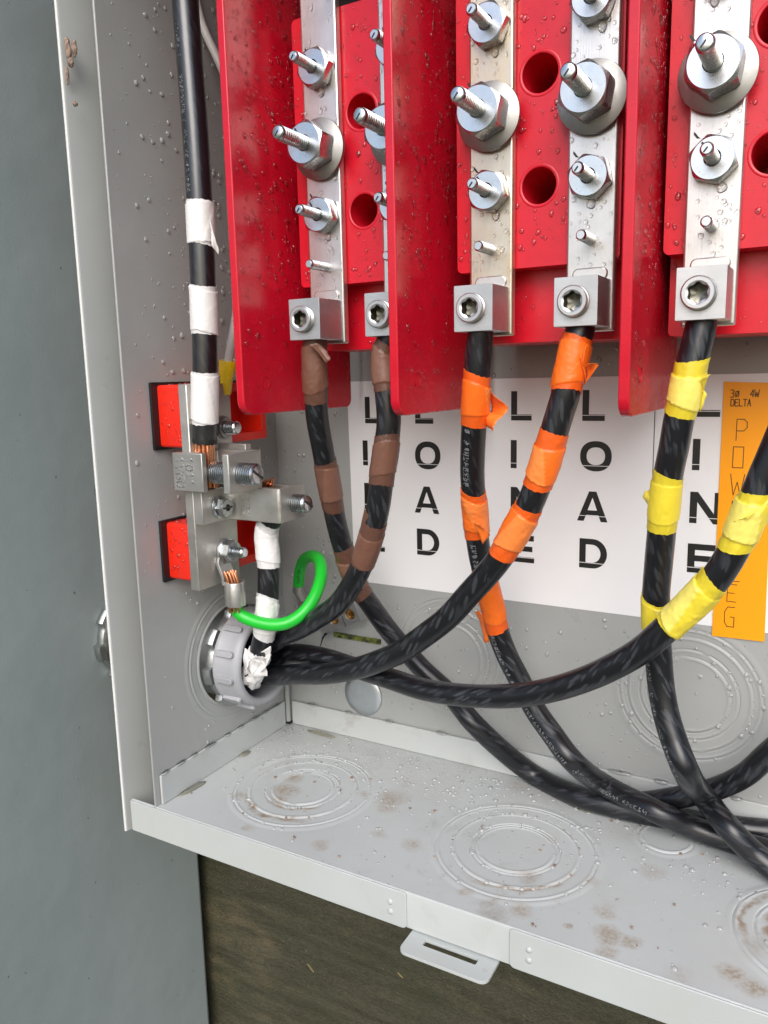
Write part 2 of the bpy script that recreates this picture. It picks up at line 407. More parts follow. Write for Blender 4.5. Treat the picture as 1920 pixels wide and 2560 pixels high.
def spline(ctrl, step=.0025):
    P = [Vector(p) for p in ctrl]
    P = [P[0]*2-P[1]]+P+[P[-1]*2-P[-2]]
    raw = []
    for i in range(1, len(P)-2):
        a, b, c_, d = P[i-1:i+3]
        def tj(t0, p, q): return t0+max(1e-6, (q-p).length)**.5
        t0 = 0; t1 = tj(t0, a, b); t2 = tj(t1, b, c_); t3 = tj(t2, c_, d)
        for k in range(24):
            u = t1+(t2-t1)*k/24
            A1 = a*((t1-u)/(t1-t0))+b*((u-t0)/(t1-t0)); A2 = b*((t2-u)/(t2-t1))+c_*((u-t1)/(t2-t1)); A3 = c_*((t3-u)/(t3-t2))+d*((u-t2)/(t3-t2))
            B1 = A1*((t2-u)/(t2-t0))+A2*((u-t0)/(t2-t0)); B2 = A2*((t3-u)/(t3-t1))+A3*((u-t1)/(t3-t1))
            raw.append(B1*((t2-u)/(t2-t1))+B2*((u-t1)/(t2-t1)))
    raw.append(P[-2])
    for _ in range(6):
        raw = [raw[0]]+[raw[k]*.5+(raw[k-1]+raw[k+1])*.25 for k in range(1, len(raw)-1)]+[raw[-1]]
    out = [raw[0]]; acc = 0
    for a, b in zip(raw, raw[1:]):
        L = (b-a).length; s0 = step-acc
        while s0 <= L and L > 0: out.append(a+(b-a)*(s0/L)); s0 += step
        acc = (acc+L) % step
    out.append(raw[-1])
    return out
def N3(x, y, z): return noise.noise(Vector((x, y, z)))

# ================================================================== SETTING: board behind, ground, neighbouring cabinet
mb = MB(); mb.box(-60, 60, -60, 60, -1.45, -1.40)
tag(mb.build('ground', M['ground']), kind='structure')
wb = MB().box(-.9, 1.4, .213, .251, -1.4, 1.6).build('wooden_board', M['wood'], bevel=.002)
tag(wb, 'dark wet wooden board with green algae below and behind the grey cabinet', 'wooden board')

PX = -.145
nb = thing('neighbouring_cabinet', 'dark grey-green steel cabinet side standing left of the open cabinet', 'cabinet', (PX-.2, 0, -.6))
MB().box(PX-.45, PX, -.26, .198, -.62, 1.3).build('side_panel', M['paint_dark'], nb, bevel=.006, segs=3)

for x, y, L_, a_ in ((1001, 2438, .008, -.6), (777, 2420, .012, -.75)):
    p = at(x, y, Y=.2125); q = MB()
    q.prism([(-L_/2, -.0006), (L_*.1, -.0009), (L_/2, -.0002), (L_/2, .0004), (0, .0007), (-L_/2, .0005)], .2118, .2128, lambda u, v, d, p=p, a_=a_: (p.x+u*math.cos(a_)-v*math.sin(a_), d, p.z+u*math.sin(a_)+v*math.cos(a_)))
    q.build('straw', M['straw'], wb)

# ================================================================== THE OPEN CABINET
D = .203          # inside depth (front lip plane Y=0, back wall Y=D)
ZT, XR = .83, .92
cab = thing('electrical_cabinet', 'open light grey steel electrical cabinet beaded with rain', 'electrical cabinet', (.45, .1, -.034))
BY, BZ = .116, .109                                     # conduit entry centre
lw = MB(); lw.prism([(.0, -.0015), (D+.004, -.0015), (D+.004, ZT), (.0, ZT)], -.0022, 0, lambda u, v, d: (d, u, v), [circ(BY, BZ, .0498, 64)])
left_wall = lw.build('side_wall', M['paint'], cab, bevel=.0008)
# front door-jamb flange turned outward, rounded inner bend, light sheet edge
fl = MB()
prof = [(-.0415, .0015), (-.0400, -.0002), (-.0392, .0010), (-.0340, .0255), (-.0325, .0310), (-.0325, .0420), (-.0343, .0420), (-.0343, .0315), (-.0358, .0265)]
fl.prism(prof, -.0338, ZT, lambda u, v, d: (u, v, d)).build('front_flange', M['paint'], cab, smooth=50)
e = MB(); e.prism(rrect(-.0425, -.0398, -.0016, .0045, .0009, 3), -.0338, ZT, lambda u, v, d: (u, v, d)).build('flange_edge', M['edge'], cab)
bw = MB().box(-.002, XR, D, D+.0022, -.03, ZT).build('back_wall', M['paint'], cab)
MB().box(XR, XR+.0022, 0, D+.002, -.034, ZT).build('side_wall', M['paint'], cab)
MB().box(-.0415, XR+.01, -.085, D+.002, ZT, ZT+.003).build('top_panel', M['paint'], cab)  # unseen top, set low and carried forward to shade the upper interior
# floor pan: floor sheet, front lip, upturned edges at side and back
fp = MB(); fp.box(-.0005, XR, .0016, D, -.0022, 0)
floor_ = fp.build('floor_pan', M['paint_floor'], cab)
lipm = MB()
lipm.prism([(.0022, 0), (.0012, .0002), (.0004, -.0002), (0, -.0012), (0, -.0292), (.0016, -.0292), (.0016, -.0020)], -.031, XR, lambda u, v, d: (d, u, v))
lip = lipm.build('front_lip', M['paint_edge'], cab, smooth=60)
for x0, x1, r0, r1 in ((-.0313, .2560, 0, .004), (.3372, XR, .004, 0)):       # doubled strips lapped over the lip
    q = MB(); q.prism(rrect(x0, x1, -.0300, -.0002, (r1*.6, r0*.6, r0, r1)), -.0016, .0, lambda u, v, d: (u, d, v))
    pn = q.build('lap_strip', M['paint_edge'], lip, bevel=.0005)
for x in (.2425, .3515):                                                          # spot weld dimples
    for zz in (-.0115, -.0195):
        q = MB(); q.lathe([(.0024, 0), (.0022, -.0004), (.0013, -.0010), (.0005, -.0012)], 14, aY(x, -.0016, zz), cap1=True)
        q.build('weld_dimple', M['paint_edge'], lip)
# hasp tab with a slot
hp = MB()
slot = rrect(.2735, .3155, -.0105, -.0040, .0012, 3)
tabo = rrect(.2600, .3290, -.0235, .0015, (0, 0, .006, .006), 6)
hp.prism(tabo, -.0325, -.0302, lambda u, v, d: (u, v, d), [slot])
hp.build('hasp_tab', M['paint_edge'], lip, bevel=.0006)
up = MB(); up.prism(rrect(.006, .1925, .0003, .0283, .001, 3), .0006, .0030, lambda u, v, d: (d, u, v)).build('side_upstand', M['paint_floor'], floor_, bevel=.0005)
up = MB(); up.prism(rrect(.0065, XR, .0003, .0268, .001, 3), D-.0032, D-.0008, lambda u, v, d: (u, d, v)).build('back_upstand', M['paint_floor'], floor_, bevel=.0005)
q = MB(); q.lathe([(.0028, .004), (.0028, .075)], 20, aZ(.0034, D-.0062, 0)); q.build('corner_seam', M['paint'], floor_, smooth=60)
MB().box(.0004, .0062, .1960, D-.0002, .0002, .0022).build('drain_gap', M['dark'], floor_)

# knockouts: stamped rings with bridge tabs, a relief surface in polar steps
def smooth_step(a, b, x):
    t_ = min(1, max(0, (x-a)/(b-a))); return t_*t_*(3-2*t_)
def knockout(radii, to3, parent, mat, seed=0, hmax=.0009, skip=0):
    rmax = radii[-1]
    ang = {r: [random.Random(seed*7+i).uniform(0, 2*PI), 0] for i, r in enumerate(radii)}
    for r in ang: ang[r][1] = ang[r][0]+PI*(.9+.2*random.Random(seed+3).random())
    def hgt(r, th):
        plateau = hmax*.55*(1-smooth_step(rmax+.002, rmax+.007, r))
        h = plateau
        for i, R_ in enumerate(radii):
            # alternate discs sit proud of each other
            step = (.00035 if i % 2 == 0 else -.00022)
            h += step*(1-smooth_step(R_-.0005, R_+.0005, r))
            br = 1.
            for a_ in ang[R_]:
                dth = abs((th-a_+PI) % (2*PI)-PI)*R_
                br *= smooth_step(.0025, .0042, dth)
            h -= br*hmax*.62*math.exp(-((r-R_)/.00055)**2)
            h += br*hmax*.50*math.exp(-((r-R_+.0022)/.0009)**2)
        return max(.00006, h)
    rs = [0.002]
    while rs[-1] < rmax+.0075:
        near = min(abs(rs[-1]-R_) for R_ in radii)
        near = min(near, min(abs(rs[-1]-R_+.002) for R_ in radii))
        rs.append(rs[-1]+(.0003 if near < .0016 else .0011))
    seg = 120; vs = []; fs = []
    for r in rs:
        for i in range(seg):
            th = 2*PI*i/seg; vs.append(to3(r*math.cos(th), r*math.sin(th), hgt(r, th)))
    if skip:
        keep = [r > skip for r in rs]
    else:
        keep = [True]*len(rs); fs.append(tuple(range(seg)))
    for j in range(len(rs)-1):
        if not keep[j]: continue
        for i in range(seg): fs.append((j*seg+i, j*seg+(i+1) % seg, (j+1)*seg+(i+1) % seg, (j+1)*seg+i))
    return MB().add(vs, fs).build('knockout', mat, parent, smooth=60)
KR = [.0357, .0515, .0645]
for i, (x, y) in enumerate(((.0995, .0885), (.3085, .0885), (.5285, .083))):
    knockout(([.0300]+KR, [.0325]+KR, [.0300, .0440, .0575])[i], lambda a, b, h, x=x, y=y: (x+a, y+b, h), floor_, M['paint_floor'], i+1)
knockout([.0215], lambda a, b, h: (.4125+a, .1590+b, h), floor_, M['paint_floor'], 6)
for i, (x, z) in enumerate(((.2000, .1085), (.4186, .1096))):
    knockout([.0335, .0400, .0505, .0575], lambda a, b, h, x=x, z=z: (x+a, D-h, z+b), bw, M['paint'], 11+i)
knockout([.0530, .0640], lambda a, b, h: (h, BY+a, BZ+b), left_wall, M['paint'], 21, skip=.0498)

# ================================================================== CONDUIT ENTRY
cb = thing('conduit_bushing', 'grey plastic bushing with zinc locknuts on the conduit through the left wall', 'conduit bushing', (0, BY, BZ-.05))
def lock(th):
    k = (th*8/(2*PI)) % 1
    return 1.0 if k < .40 else (1.0-.10*smooth_step(.40, .46, k)*(1-smooth_step(.94, 1.0, k)))
for xx, s in ((.0045, 1), (PX+.0008, 1)):
    q = MB(); q.lathe([(.041, 0), (.0505, 0), (.0512, .0012), (.0512, .0052), (.0495, .0078), (.0445, .0088), (.041, .0088)], 128, aX(xx, BY, BZ), rfun=lock)
    q.build('locknut', M['zinc_nut'], cb, smooth=35)
q = MB(); q.lathe([(.0405, PX), (.0435, PX), (.0435, .021), (.0405, .021), (.0405, PX)], 64, aX(0, BY, BZ)).build('nipple', M['zinc_dark'], cb)
q = MB(); q.lathe([(.0404, -.08), (.0404, .024)], 64, aX(0, BY, BZ)); q.lathe([(.0404, -.08), (.001, -.08)], 64, aX(0, BY, BZ)); q.build('nipple_inner_shade', M['dark'], cb)  # dark sleeve and disc stand in for shade inside the nipple
q = MB()
prof = [(.0400, .0170), (.0468, .0145), (.0480, .0150), (.0484, .0168), (.0476, .0190), (.0470, .0198), (.0464, .0350), (.0459, .0395), (.0442, .0424), (.0418, .0434), (.0393, .0426), (.0380, .0410), (.0376, .0385), (.0382, .027), (.0400, .0170)]
q.lathe(prof, 96, aX(0, BY, BZ)); bsh = q.build('bushing_ring', M['grey_plastic'], cb, smooth=50)
for k in range(12):
    a = 2*PI*(k+.30)/12; cA, sA = math.cos(a), math.sin(a)
    q = MB()
    def rib(u, v, d, cA=cA, sA=sA): return (u, BY+cA*d-sA*v, BZ+sA*d+cA*v)
    q.prism(rrect(.0180, .0382, -.0030, .0030, (.0029, .0006, .0006, .0029), 5), .0448, .0498, rib)
    q.build('rib', M['grey_plastic'], bsh, bevel=.0012, segs=3)

# ================================================================== BUS ASSEMBLY
ROWS = (.611, .5535, .5045)
def stud_prof(y_base, y_tip, r, pitch=None, sgn=-1):
    """crest, flank, root, flank ... from base to tip; returns profile and the rings that start a root"""
    pitch = pitch or r*.44; out = [(r, y_base)]; roots = []; L = abs(y_tip-y_base); d = 0
    while d+pitch < L-.0016:
        for q_, rr in ((.36, r), (.52, r*.80), (.84, r*.80), (1., r)):
            out.append((rr, y_base+sgn*(d+pitch*q_)))
            if q_ == .52: roots.append(len(out)-1)
        d += pitch
    out += [(r*.93, y_tip-sgn*.0012), (r*.80, y_tip-sgn*.0003), (r*.70, y_tip)]
    return out, roots
def threaded(name, prof_roots, seg, to3, parent, mat='zinc'):
    pr, roots = prof_roots; q_ = MB(); q_.lathe(pr, seg, to3, cap0=False, cap1=True)
    o = q_.build(name, M[mat], parent, smooth=30, recalc=True)
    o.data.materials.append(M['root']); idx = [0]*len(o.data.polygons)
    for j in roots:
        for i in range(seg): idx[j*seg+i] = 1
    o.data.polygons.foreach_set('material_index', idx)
    return o
def hexnut(cx, yb, cz, af, t_, rot=0):
    """chamfered hex nut, base at yb, face towards -Y"""
    ap = af/2; rc = ap*.955; seg = 48; mb_ = MB(); vs = []; fs = []
    def hr(th):
        k = (th-rot) % (PI/3)-PI/6; return ap/math.cos(k)
    rings = []
    for kind in range(4):
        for i in range(seg):
            th = 2*PI*i/seg; h = hr(th)
            if kind == 0: r, y = rc*.42, yb-t_
            elif kind == 1: r, y = rc, yb-t_
            elif kind == 2: r, y = h, yb-t_+(h-rc)*.62
            else: r, y = h, yb
            vs.append((cx+r*math.cos(th), y, cz+r*math.sin(th)))
    for j in range(3):
        for i in range(seg): fs.append((j*seg+i, j*seg+(i+1) % seg, (j+1)*seg+(i+1) % seg, (j+1)*seg+i))
    return mb_.add(vs, fs)

BARY, BARH = .080, .0162
BX = (.1500, .2185, .2905, .3615, .4368)
b0 = thing('busbar', 'x', 'busbar', (BX[0], BARY, .408), 'tin plated busbars on the red blocks')
bx = BX[0]
q = MB(); q.prism(rrect(bx-BARH, bx+BARH, .4060, .80, .0015, 3), BARY, BARY+.0068, lambda u, v, d: (u, d, v))
bar = q.build('bar', M['bar'], b0, bevel=.0020, segs=3)
q = MB(); q.prism(rrect(bx-.0118, bx+.0122, .4395, .4480, .004, 6), BARY-.0013, BARY+.001, lambda u, v, d: (u, d, v)).build('embossed_stop', M['bar'], bar, bevel=.0010)
nut_meshes = {}
for i, z in enumerate(ROWS):
    big = i == 1
    if big:
        q = MB(); q.lathe([(.0055, 0), (.0212, 0), (.0216, -.0006), (.0216, -.0030), (.0211, -.0035)], 56, aY(bx, BARY, z), cap1=False); q.lathe([(.0211, -.0035), (.0055, -.0035)], 56, aY(bx, BARY, z))
        q.build('flat_washer', M['zinc_dark'], bar)
        q = MB(); q.lathe([(.0222, -.0036), (.0228, -.0042), (.0225, -.0050), (.0120, -.0088), (.0055, -.0088)], 56, aY(bx, BARY, z)).build('spring_washer', M['zinc_dark'], bar)
        hexnut(bx, BARY-.0085, z, .0300, .0165, .35).build('hex_nut', M['zinc'], bar, smooth=25)
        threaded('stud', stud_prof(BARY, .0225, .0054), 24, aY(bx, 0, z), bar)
    else:
        q = MB(); q.lathe([(.004, 0), (.0128, 0), (.0132, -.0004), (.0130, -.0016), (.004, -.0020)], 40, aY(bx, BARY, z)).build('flat_washer', M['zinc'], bar)
        hexnut(bx, BARY-.0018, z, .0255, .0085, .15+i*.3).build('hex_nut', M['zinc'], bar, smooth=25)
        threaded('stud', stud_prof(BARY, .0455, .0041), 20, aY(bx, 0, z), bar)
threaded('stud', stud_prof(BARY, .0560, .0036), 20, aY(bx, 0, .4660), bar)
# screwdriver-cut slot and torque paint on the stud ends
for z, y, L in ((ROWS[0], .0453, .0026), (ROWS[1], .0223, .0034), (ROWS[2], .0453, .0026)):
    q = MB(); a = .9
    def sl3(u, v, d, z=z, a=a): return (bx+u*math.cos(a)-v*math.sin(a), d, z+u*math.sin(a)+v*math.cos(a))
    q.prism(rrect(-L, L*.4, -.0005, .0005, .0003, 2), y, y+.001, sl3).build('torque_mark', M['ink'], bar)
for z, R_ in ((ROWS[0], .0165), (ROWS[1], .0255), (ROWS[2], .0168)):
    q = MB(); a = 2.15
    pts = [(R_, -.0007), (R_+.0015, .0010), (R_+.0045, .0012), (R_+.0060, .0002), (R_+.0042, -.0002), (R_+.0018, -.0003)]
    q.prism(pts, BARY-.0002, BARY+.0003, lambda u, v, d, z=z, a=a: (bx+u*math.cos(a)-v*math.sin(a), d, z+u*math.sin(a)+v*math.cos(a))).build('torque_mark', M['ink'], bar)
    rr = .0135 if R_ > .02 else .0115; yy = BARY-.0250 if R_ > .02 else BARY-.0103
    q = MB(); q.prism(rrect(rr-.0065 if R_ > .02 else rr-.004, rr, -.0007, .0007, .0004, 2), yy-.0002, yy+.0003, lambda u, v, d, z=z, a=a: (bx+u*math.cos(a)-v*math.sin(a), d, z+u*math.sin(a)+v*math.cos(a))).build('torque_mark', M['ink'], bar)
# mechanical lug with a socket set screw
lx0, lx1, lz0, lz1 = bx-.0142, bx+.0142, .4085, .4395
q = MB(); q.prism(rrect(lx0, lx1, lz0, lz1, .0006, 2), .0475, BARY-.0002, lambda u, v, d: (u, d, v), [circ(bx-.0010, .4240, .0101, 36)])
lug = q.build('cable_lug', M['lug'], b0, bevel=.0006)
def torx(th): return 1-.17*(.5+.5*math.cos(6*th))
scz = .4240; sx = bx-.0010
q = MB(); y0, y1 = .058, .0425
pr = [(.0100, y0)]; y = y0
while y > y1+.0018: pr += [(.0086, y-.0008), (.0100, y-.0016)]; y -= .0016
pr += [(.0098, y1+.0006), (.0090, y1), (.0070, y1)]
q.lathe(pr, 48, aY(sx, 0, scz))
ring = []; seg = 48
vs = []; 
for r, yy in ((.0070, y1), (.0063, y1+.0006), (.0062, y1+.009), (.0028, y1+.0100)):
    for i in range(seg):
        th = 2*PI*i/seg; rr = r*(torx(th) if r < .0068 else 1); vs.append((sx+rr*math.cos(th), yy, scz+rr*math.sin(th)))
fs = [(j*seg+i, j*seg+(i+1) % seg, (j+1)*seg+(i+1) % seg, (j+1)*seg+i) for j in range(1) for i in range(seg)]
f2 = [(j*seg+i, j*seg+(i+1) % seg, (j+1)*seg+(i+1) % seg, (j+1)*seg+i) for j in range(1, 3) for i in range(seg)]+[tuple(3*seg+i for i in range(seg))]
q.add(vs, fs).build('set_screw', M['lug'], lug, smooth=35)
MB().add(vs, f2).build('star_socket', M['socket'], lug, smooth=35)
LBL = ('busbar left of the first red block with the brown-taped cable in its lug hanging clear',
       'busbar mostly hidden behind the middle red barrier, only bolt tips and half a lug showing',
       'yellow-stained busbar right of the middle red barrier above the straight orange-taped cable',
       'clean busbar against the third red barrier above the orange-taped cable that swings left',
       'rightmost busbar, above the yellow-taped cable and right of the third barrier')
BARS = []
for i, x in enumerate(BX):
    o = b0 if i == 0 else copy_tree(b0)
    o.location.x = x; o['label'] = LBL[i]; BARS.append(o)
    if i == 2:
        b_ = [c for c in o.children if c.name.startswith('bar')][0]; b_.data = b_.data.copy(); b_.data.materials[0] = M['bar_stained']

# red blocks
PZT, PZB, SZB = .655, .4525, .4015
def make_block(x0, x1, hx):
    th = thing('terminal_block', 'x', 'terminal block', ((x0+x1)/2, .11, SZB), 'red moulded terminal blocks')
    holes = [circ(hx, .5785, .0126, 40), circ(hx, .5065, .0122, 40)]
    q = MB(); q.prism(rrect(x0, x1, PZB, PZT, .004, 5), .0872, .1062, lambda u, v, d: (u, d, v), holes)
    fpl = q.build('front_plate', M['red_block'], th, bevel=.0010)
    for cz, r in ((.5785, .0126), (.5065, .0122)):
        q = MB(); q.lathe([(r, .0880), (r*1.0, .0873), (r*1.06, .0869), (r*1.16, .0869), (r*1.2, .0873)], 48, aY(hx, 0, cz)).build('hole_rim', M['red_block'], fpl)
        q = MB(); q.lathe([(r, .1061), (r*.96, .160), (.0005, .160)], 32, aY(hx, 0, cz)).build('hole_bore', M['red_block'], fpl)
    h2 = [circ(hx, .5785, .0128, 40), circ(hx, .5065, .0124, 40)]
    q = MB(); q.prism(rrect(x0+.0015, x1+.0005, SZB, PZT-.002, .003, 4), .1063, .168, lambda u, v, d: (u, d, v), h2)
    q.build('base', M['red_block'], th, bevel=.0022)
    q = MB(); q.box(x0+.01, x1-.01, .168, D-.0005, .43, .64).build('standoff', M['black_plastic'], th)
    q = MB(); q.box(x0+.002, x1-.002, .150, .16, .654, .82).build('backing_board', M['black_plastic'], th)  # black board added to stand in for deep shade above the block
    return th
tb = make_block(.1205, .2385, .1822)
tag(tb, 'red terminal block between the first and second barriers, its sloping top edge showing')
for x, l in ((.1408, 'red terminal block between the second and third barriers with two open round holes'),
             (.2865, 'rightmost red terminal block, cut by the frame right of the third barrier')):
    c_ = copy_tree(tb); c_.location.x += x; c_['label'] = l

# barriers
def make_barrier():
    th = thing('phase_barrier', 'x', 'barrier', (.107, .1, .3515), 'red insulating barriers between the phases')
    q = MB(); q.prism(rrect(.019, .178, .3515, .815, (.004, .004, .012, .008), 8), .1030, .1098, lambda u, v, d: (d, u, v))
    o = q.build('barrier_plate', M['red'], th, bevel=.0009)
    q = MB(); q.lathe([(.0052, 0), (.0054, .0005), (.0047, .0005), (.0047, 0)], 40, aX(.1098, .0475, .3765)).build('moulding_mark', M['red'], o)
    return th
ba = make_barrier(); tag(ba, 'leftmost red barrier plate, beside the white-taped cable')
for x, l in ((.1370, 'middle red barrier plate, hiding most of the second busbar'), (.2935, 'right red barrier plate, in front of the label and left of the yellow-taped cable')):
    c_ = copy_tree(ba); c_.location.x += x; c_['label'] = l

# ================================================================== NEUTRAL BAR ON THE LEFT WALL
nbx = .040
nu = thing('neutral_bar', 'dull metal neutral bar with two cable lugs on the left wall', 'neutral bar', (.035, .06, .199), None)
q = MB(); q.prism(rrect(.0305, .0855, .1985, .3765, .001, 2), .0305, nbx, lambda u, v, d: (d, u, v)).build('bar', M['cast'], nu, bevel=.0008)
for z0, z1, l in ((.3225, .3760, 'upper orange-red insulator block on the left wall behind the neutral bar'), (.2050, .2560, 'lower orange-red insulator block on the left wall beside the green wire lug')):
    ins = thing('insulator_block', l, 'insulator', (.012, .09, z0), 'orange-red insulators carrying the neutral bar')
    q = MB(); q.prism(rrect(.0275, .1500, z0-.002, z1+.0025, .001, 2), 0.0002, .0028, lambda u, v, d: (d, u, v)).build('backing_pad', M['black_plastic'], ins)
    pk = [rrect(.0450, .0855, z0+.007, z1-.007, .002, 3), rrect(.0945, .1405, z0+.0075, z1-.0075, .002, 3)]
    q = MB(); q.prism(rrect(.0345, .1475, z0, z1, .003, 4), .0028, .0304, lambda u, v, d: (d, u, v), pk).build('body', M['red_orange'], ins, bevel=.0012)
    q = MB(); q.box(.0028, .0045, .0445, .141, z0+.0065, z1-.0065).build('pocket_floor', M['red_orange'], ins)
    for dy in (.1030, .1085):
        q = MB(); q.lathe([(.0062, .0046), (.0066, .0056), (.0062, .0075), (.002, .0082)], 24, aX(0, dy, (z0+z1)/2+.001), cap1=True).build('screw_head', M['zinc'], ins)
# lug one: C-shaped collar holding the upper white-taped cable
def P(x, y, **k): return at(x, y, **k)
l1f = .0215
zA, zB = .2875, .3200
q = MB(); q.prism([(.0402, .066), (.0402, .0300), (.0275, .0285), (.0275, l1f), (.0605, l1f), (.0605, l1f+.0055), (.0460, l1f+.0060), (.0455, .058), (.0820, .058), (.0820, l1f), (.0885, l1f), (.0885, .064)], zA, zB, lambda u, v, d: (u, v, d))
lg1 = q.build('cable_lug', M['cast'], nu, bevel=.0008)
zs = (zA+zB)/2+.001
def xscrew(x0, x1, cy, cz, r, parent, slot=True, name='clamp_screw', pitch=.0016):
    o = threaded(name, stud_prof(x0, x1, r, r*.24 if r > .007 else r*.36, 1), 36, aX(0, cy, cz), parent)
    if slot:
        a = -.55
        q = MB(); q.prism(rrect(-r*.80, r*.80, -.0011, .0011, .0002, 2), x1-.0002, x1+.00025, lambda u, v, d: (d, cy+u*math.cos(a)-v*math.sin(a), cz+u*math.sin(a)+v*math.cos(a))).build('slot', M['dark'], o)
    return o
xscrew(.0600, .1060, .0365, zs-.002, .0092, lg1)
# raised lettering on the lug face and an upper step plate
def strokes(mb_, polys, w, to3, d0, d1):
    for pl in polys:
        for (a, b) in zip(pl, pl[1:]):
            u = Vector((b[0]-a[0], b[1]-a[1])); L = u.length
            if L < 1e-9: continue
            u /= L; n_ = Vector((-u.y, u.x))*w/2; e_ = u*w/2
            A, B = Vector(a)-e_, Vector(b)+e_
            mb_.prism([tuple(A+n_), tuple(A-n_), tuple(B-n_), tuple(B+n_)], d0, d1, to3)
G = {
 'P': [[(0,0),(0,1),(.7,1),(1,.85),(1,.6),(.7,.45),(0,.45)]], 'O': [[(0,0),(0,1),(1,1),(1,0),(0,0)]], 'W': [[(0,1),(.25,0),(.5,.62),(.75,0),(1,1)]],
 'E': [[(1,1),(0,1),(0,0),(1,0)], [(0,.5),(.75,.5)]], 'R': [[(0,0),(0,1),(.7,1),(1,.85),(1,.62),(.7,.48),(0,.48)], [(.5,.48),(1,0)]], 'L': [[(0,1),(0,0),(1,0)]],
 'G': [[(1,1),(.3,1),(0,.75),(0,.22),(.3,0),(1,0),(1,.5),(.6,.5)]], 'D': [[(0,0),(0,1),(.65,1),(1,.75),(1,.25),(.65,0),(0,0)]], 'T': [[(0,1),(1,1)],[(.5,1),(.5,0)]],
 'A': [[(0,0),(.5,1),(1,0)],[(.2,.38),(.8,.38)]], '3': [[(0,1),(.7,1),(1,.8),(.7,.53),(.35,.53)],[(.7,.53),(1,.28),(.7,0),(0,0)]],
 '4': [[(.75,0),(.75,1),(0,.3),(1,.3)]], 'o': [[(.2,0),(0,.25),(0,.55),(.2,.8),(.8,.8),(1,.55),(1,.25),(.8,0),(.2,0)],[(0,-.1),(1,.9)]],
 '1': [[(.2,.8),(.5,1),(.5,0)]], '0': [[(.2,0),(0,.3),(0,.7),(.2,1),(.8,1),(1,.7),(1,.3),(.8,0),(.2,0)]], 'V': [[(0,1),(.5,0),(1,1)]], '6': [[(1,1),(.3,.9),(0,.4),(.2,0),(.8,0),(1,.25),(.8,.5),(.1,.45)]],
 'Y': [[(0,1),(.5,.5),(1,1)],[(.5,.5),(.5,0)]], 'C': [[(1,1),(.2,1),(0,.75),(0,.25),(.2,0),(1,0)]], 'U': [[(0,1),(0,.2),(.25,0),(.75,0),(1,.2),(1,1)]], '-': [[(.1,.5),(.9,.5)]],
 '2': [[(0,.8),(.3,1),(.8,1),(1,.75),(0,0),(1,0)]], '5': [[(1,1),(0,1),(0,.55),(.7,.55),(1,.3),(.7,0),(0,0)]], '/': [[(0,0),(1,1)]],
 '7': [[(0,1),(1,1),(.4,0)]], 'I': [[(.5,0),(.5,1)]], 'N': [[(0,0),(0,1),(1,0),(1,1)]],
}
def put(mb_, ch, u0, v0, w, h, sw, to3, d0, d1):
    strokes(mb_, [[(u0+a*w, v0+b*h) for a, b in pl] for pl in G[ch]], sw, to3, d0, d1)
q = MB()
for k, ch in enumerate('1V60'):                  # cast lettering reads sideways on the lug
    put(q, ch, k*.0068, .0, .0050, .0075, .0010, lambda u, v, d: (.0320+v, l1f+d, zB-.0035-u), -.0004, .0003)
for k, ch in enumerate('1011'):
    put(q, ch, k*.0062, .0, .0042, .0068, .0010, lambda u, v, d: (.0430+v, l1f+d, zB-.004-u), -.0004, .0003)
q.build('cast_lettering', M['lug'], lg1)
MB().box(.0405, .0700, .0665, .0740, zB-.008, zB+.004).build('step_plate', M['cast'], lg1, bevel=.0006)
# lug two: tongue on the bar, bent outward to a collar
z2a, z2b = .2575, .2872
q = MB(); q.prism([(.0402, .0300), (.0500, .0300), (.0500, .0560), (.0515, .0600), (.0560, .0630), (.0630, .0640), (.1050, .0625), (.1070, .0640), (.1070, .1000), (.1020, .1000), (.1020, .0685), (.0600, .0700), (.0470, .0660), (.0402, .0600)], z2a, z2b, lambda u, v, d: (u, v, d))
lg2 = q.build('cable_lug', M['cast'], nu, bevel=.0008, smooth=50)
q = MB(); q.box(.058, .1019, .0950, .1000, z2a, z2b-.002).build('collar_wall', M['cast'], lg2, bevel=.0006)
xscrew(.1075, .1225, .0830, .2725, .0080, lg2)
hcy, hcz = .0510, .2705
q = MB(); q.lathe([(.0085, .0500), (.0100, .0505), (.0100, .0520), (.0082, .0530)], 36, aX(0, hcy, hcz))
hx_ = hexnut(0, 0, 0, .0150, .0075)
q.add([(.0525-y, hcy+x, hcz+z) for x, y, z in hx_.v], hx_.f); hb = q.build('hex_bolt', M['zinc'], lg2, smooth=30)
MB().box(.0595, .0602, hcy-.0062, hcy+.0062, hcz-.0009, hcz+.0009).build('slot', M['dark'], hb)
q = MB()
for k, ch in enumerate('127321'):
    put(q, ch, k*.0040, 0, .0030, .0034, .0006, lambda u, v, d: (.0705+v, .0637+d, z2b-.004-u), -.0003, .0003)
    if k < 5: put(q, ch, k*.0044, 0, .0030, .0034, .0006, lambda u, v, d: (.0645+v, .0639+d, z2b-.004-u), -.0003, .0003)
q.build('cast_lettering', M['lug'], lg2)
# upper fixing nut on the bar
q = MB(); q.lathe([(.0105, nbx), (.0105, nbx+.0012), (.0040, nbx+.0012)], 30, aX(0, .0745, .3375)); q.lathe([(.0095, nbx+.0012), (.0090, nbx+.0030), (.0040, nbx+.0032)], 30, aX(0, .0745, .3375)); q.build('lock_washer', M['zinc_dark'], nu)
xscrew(nbx+.002, nbx+.0165, .0745, .3375, .0058, nu, False, 'stud')

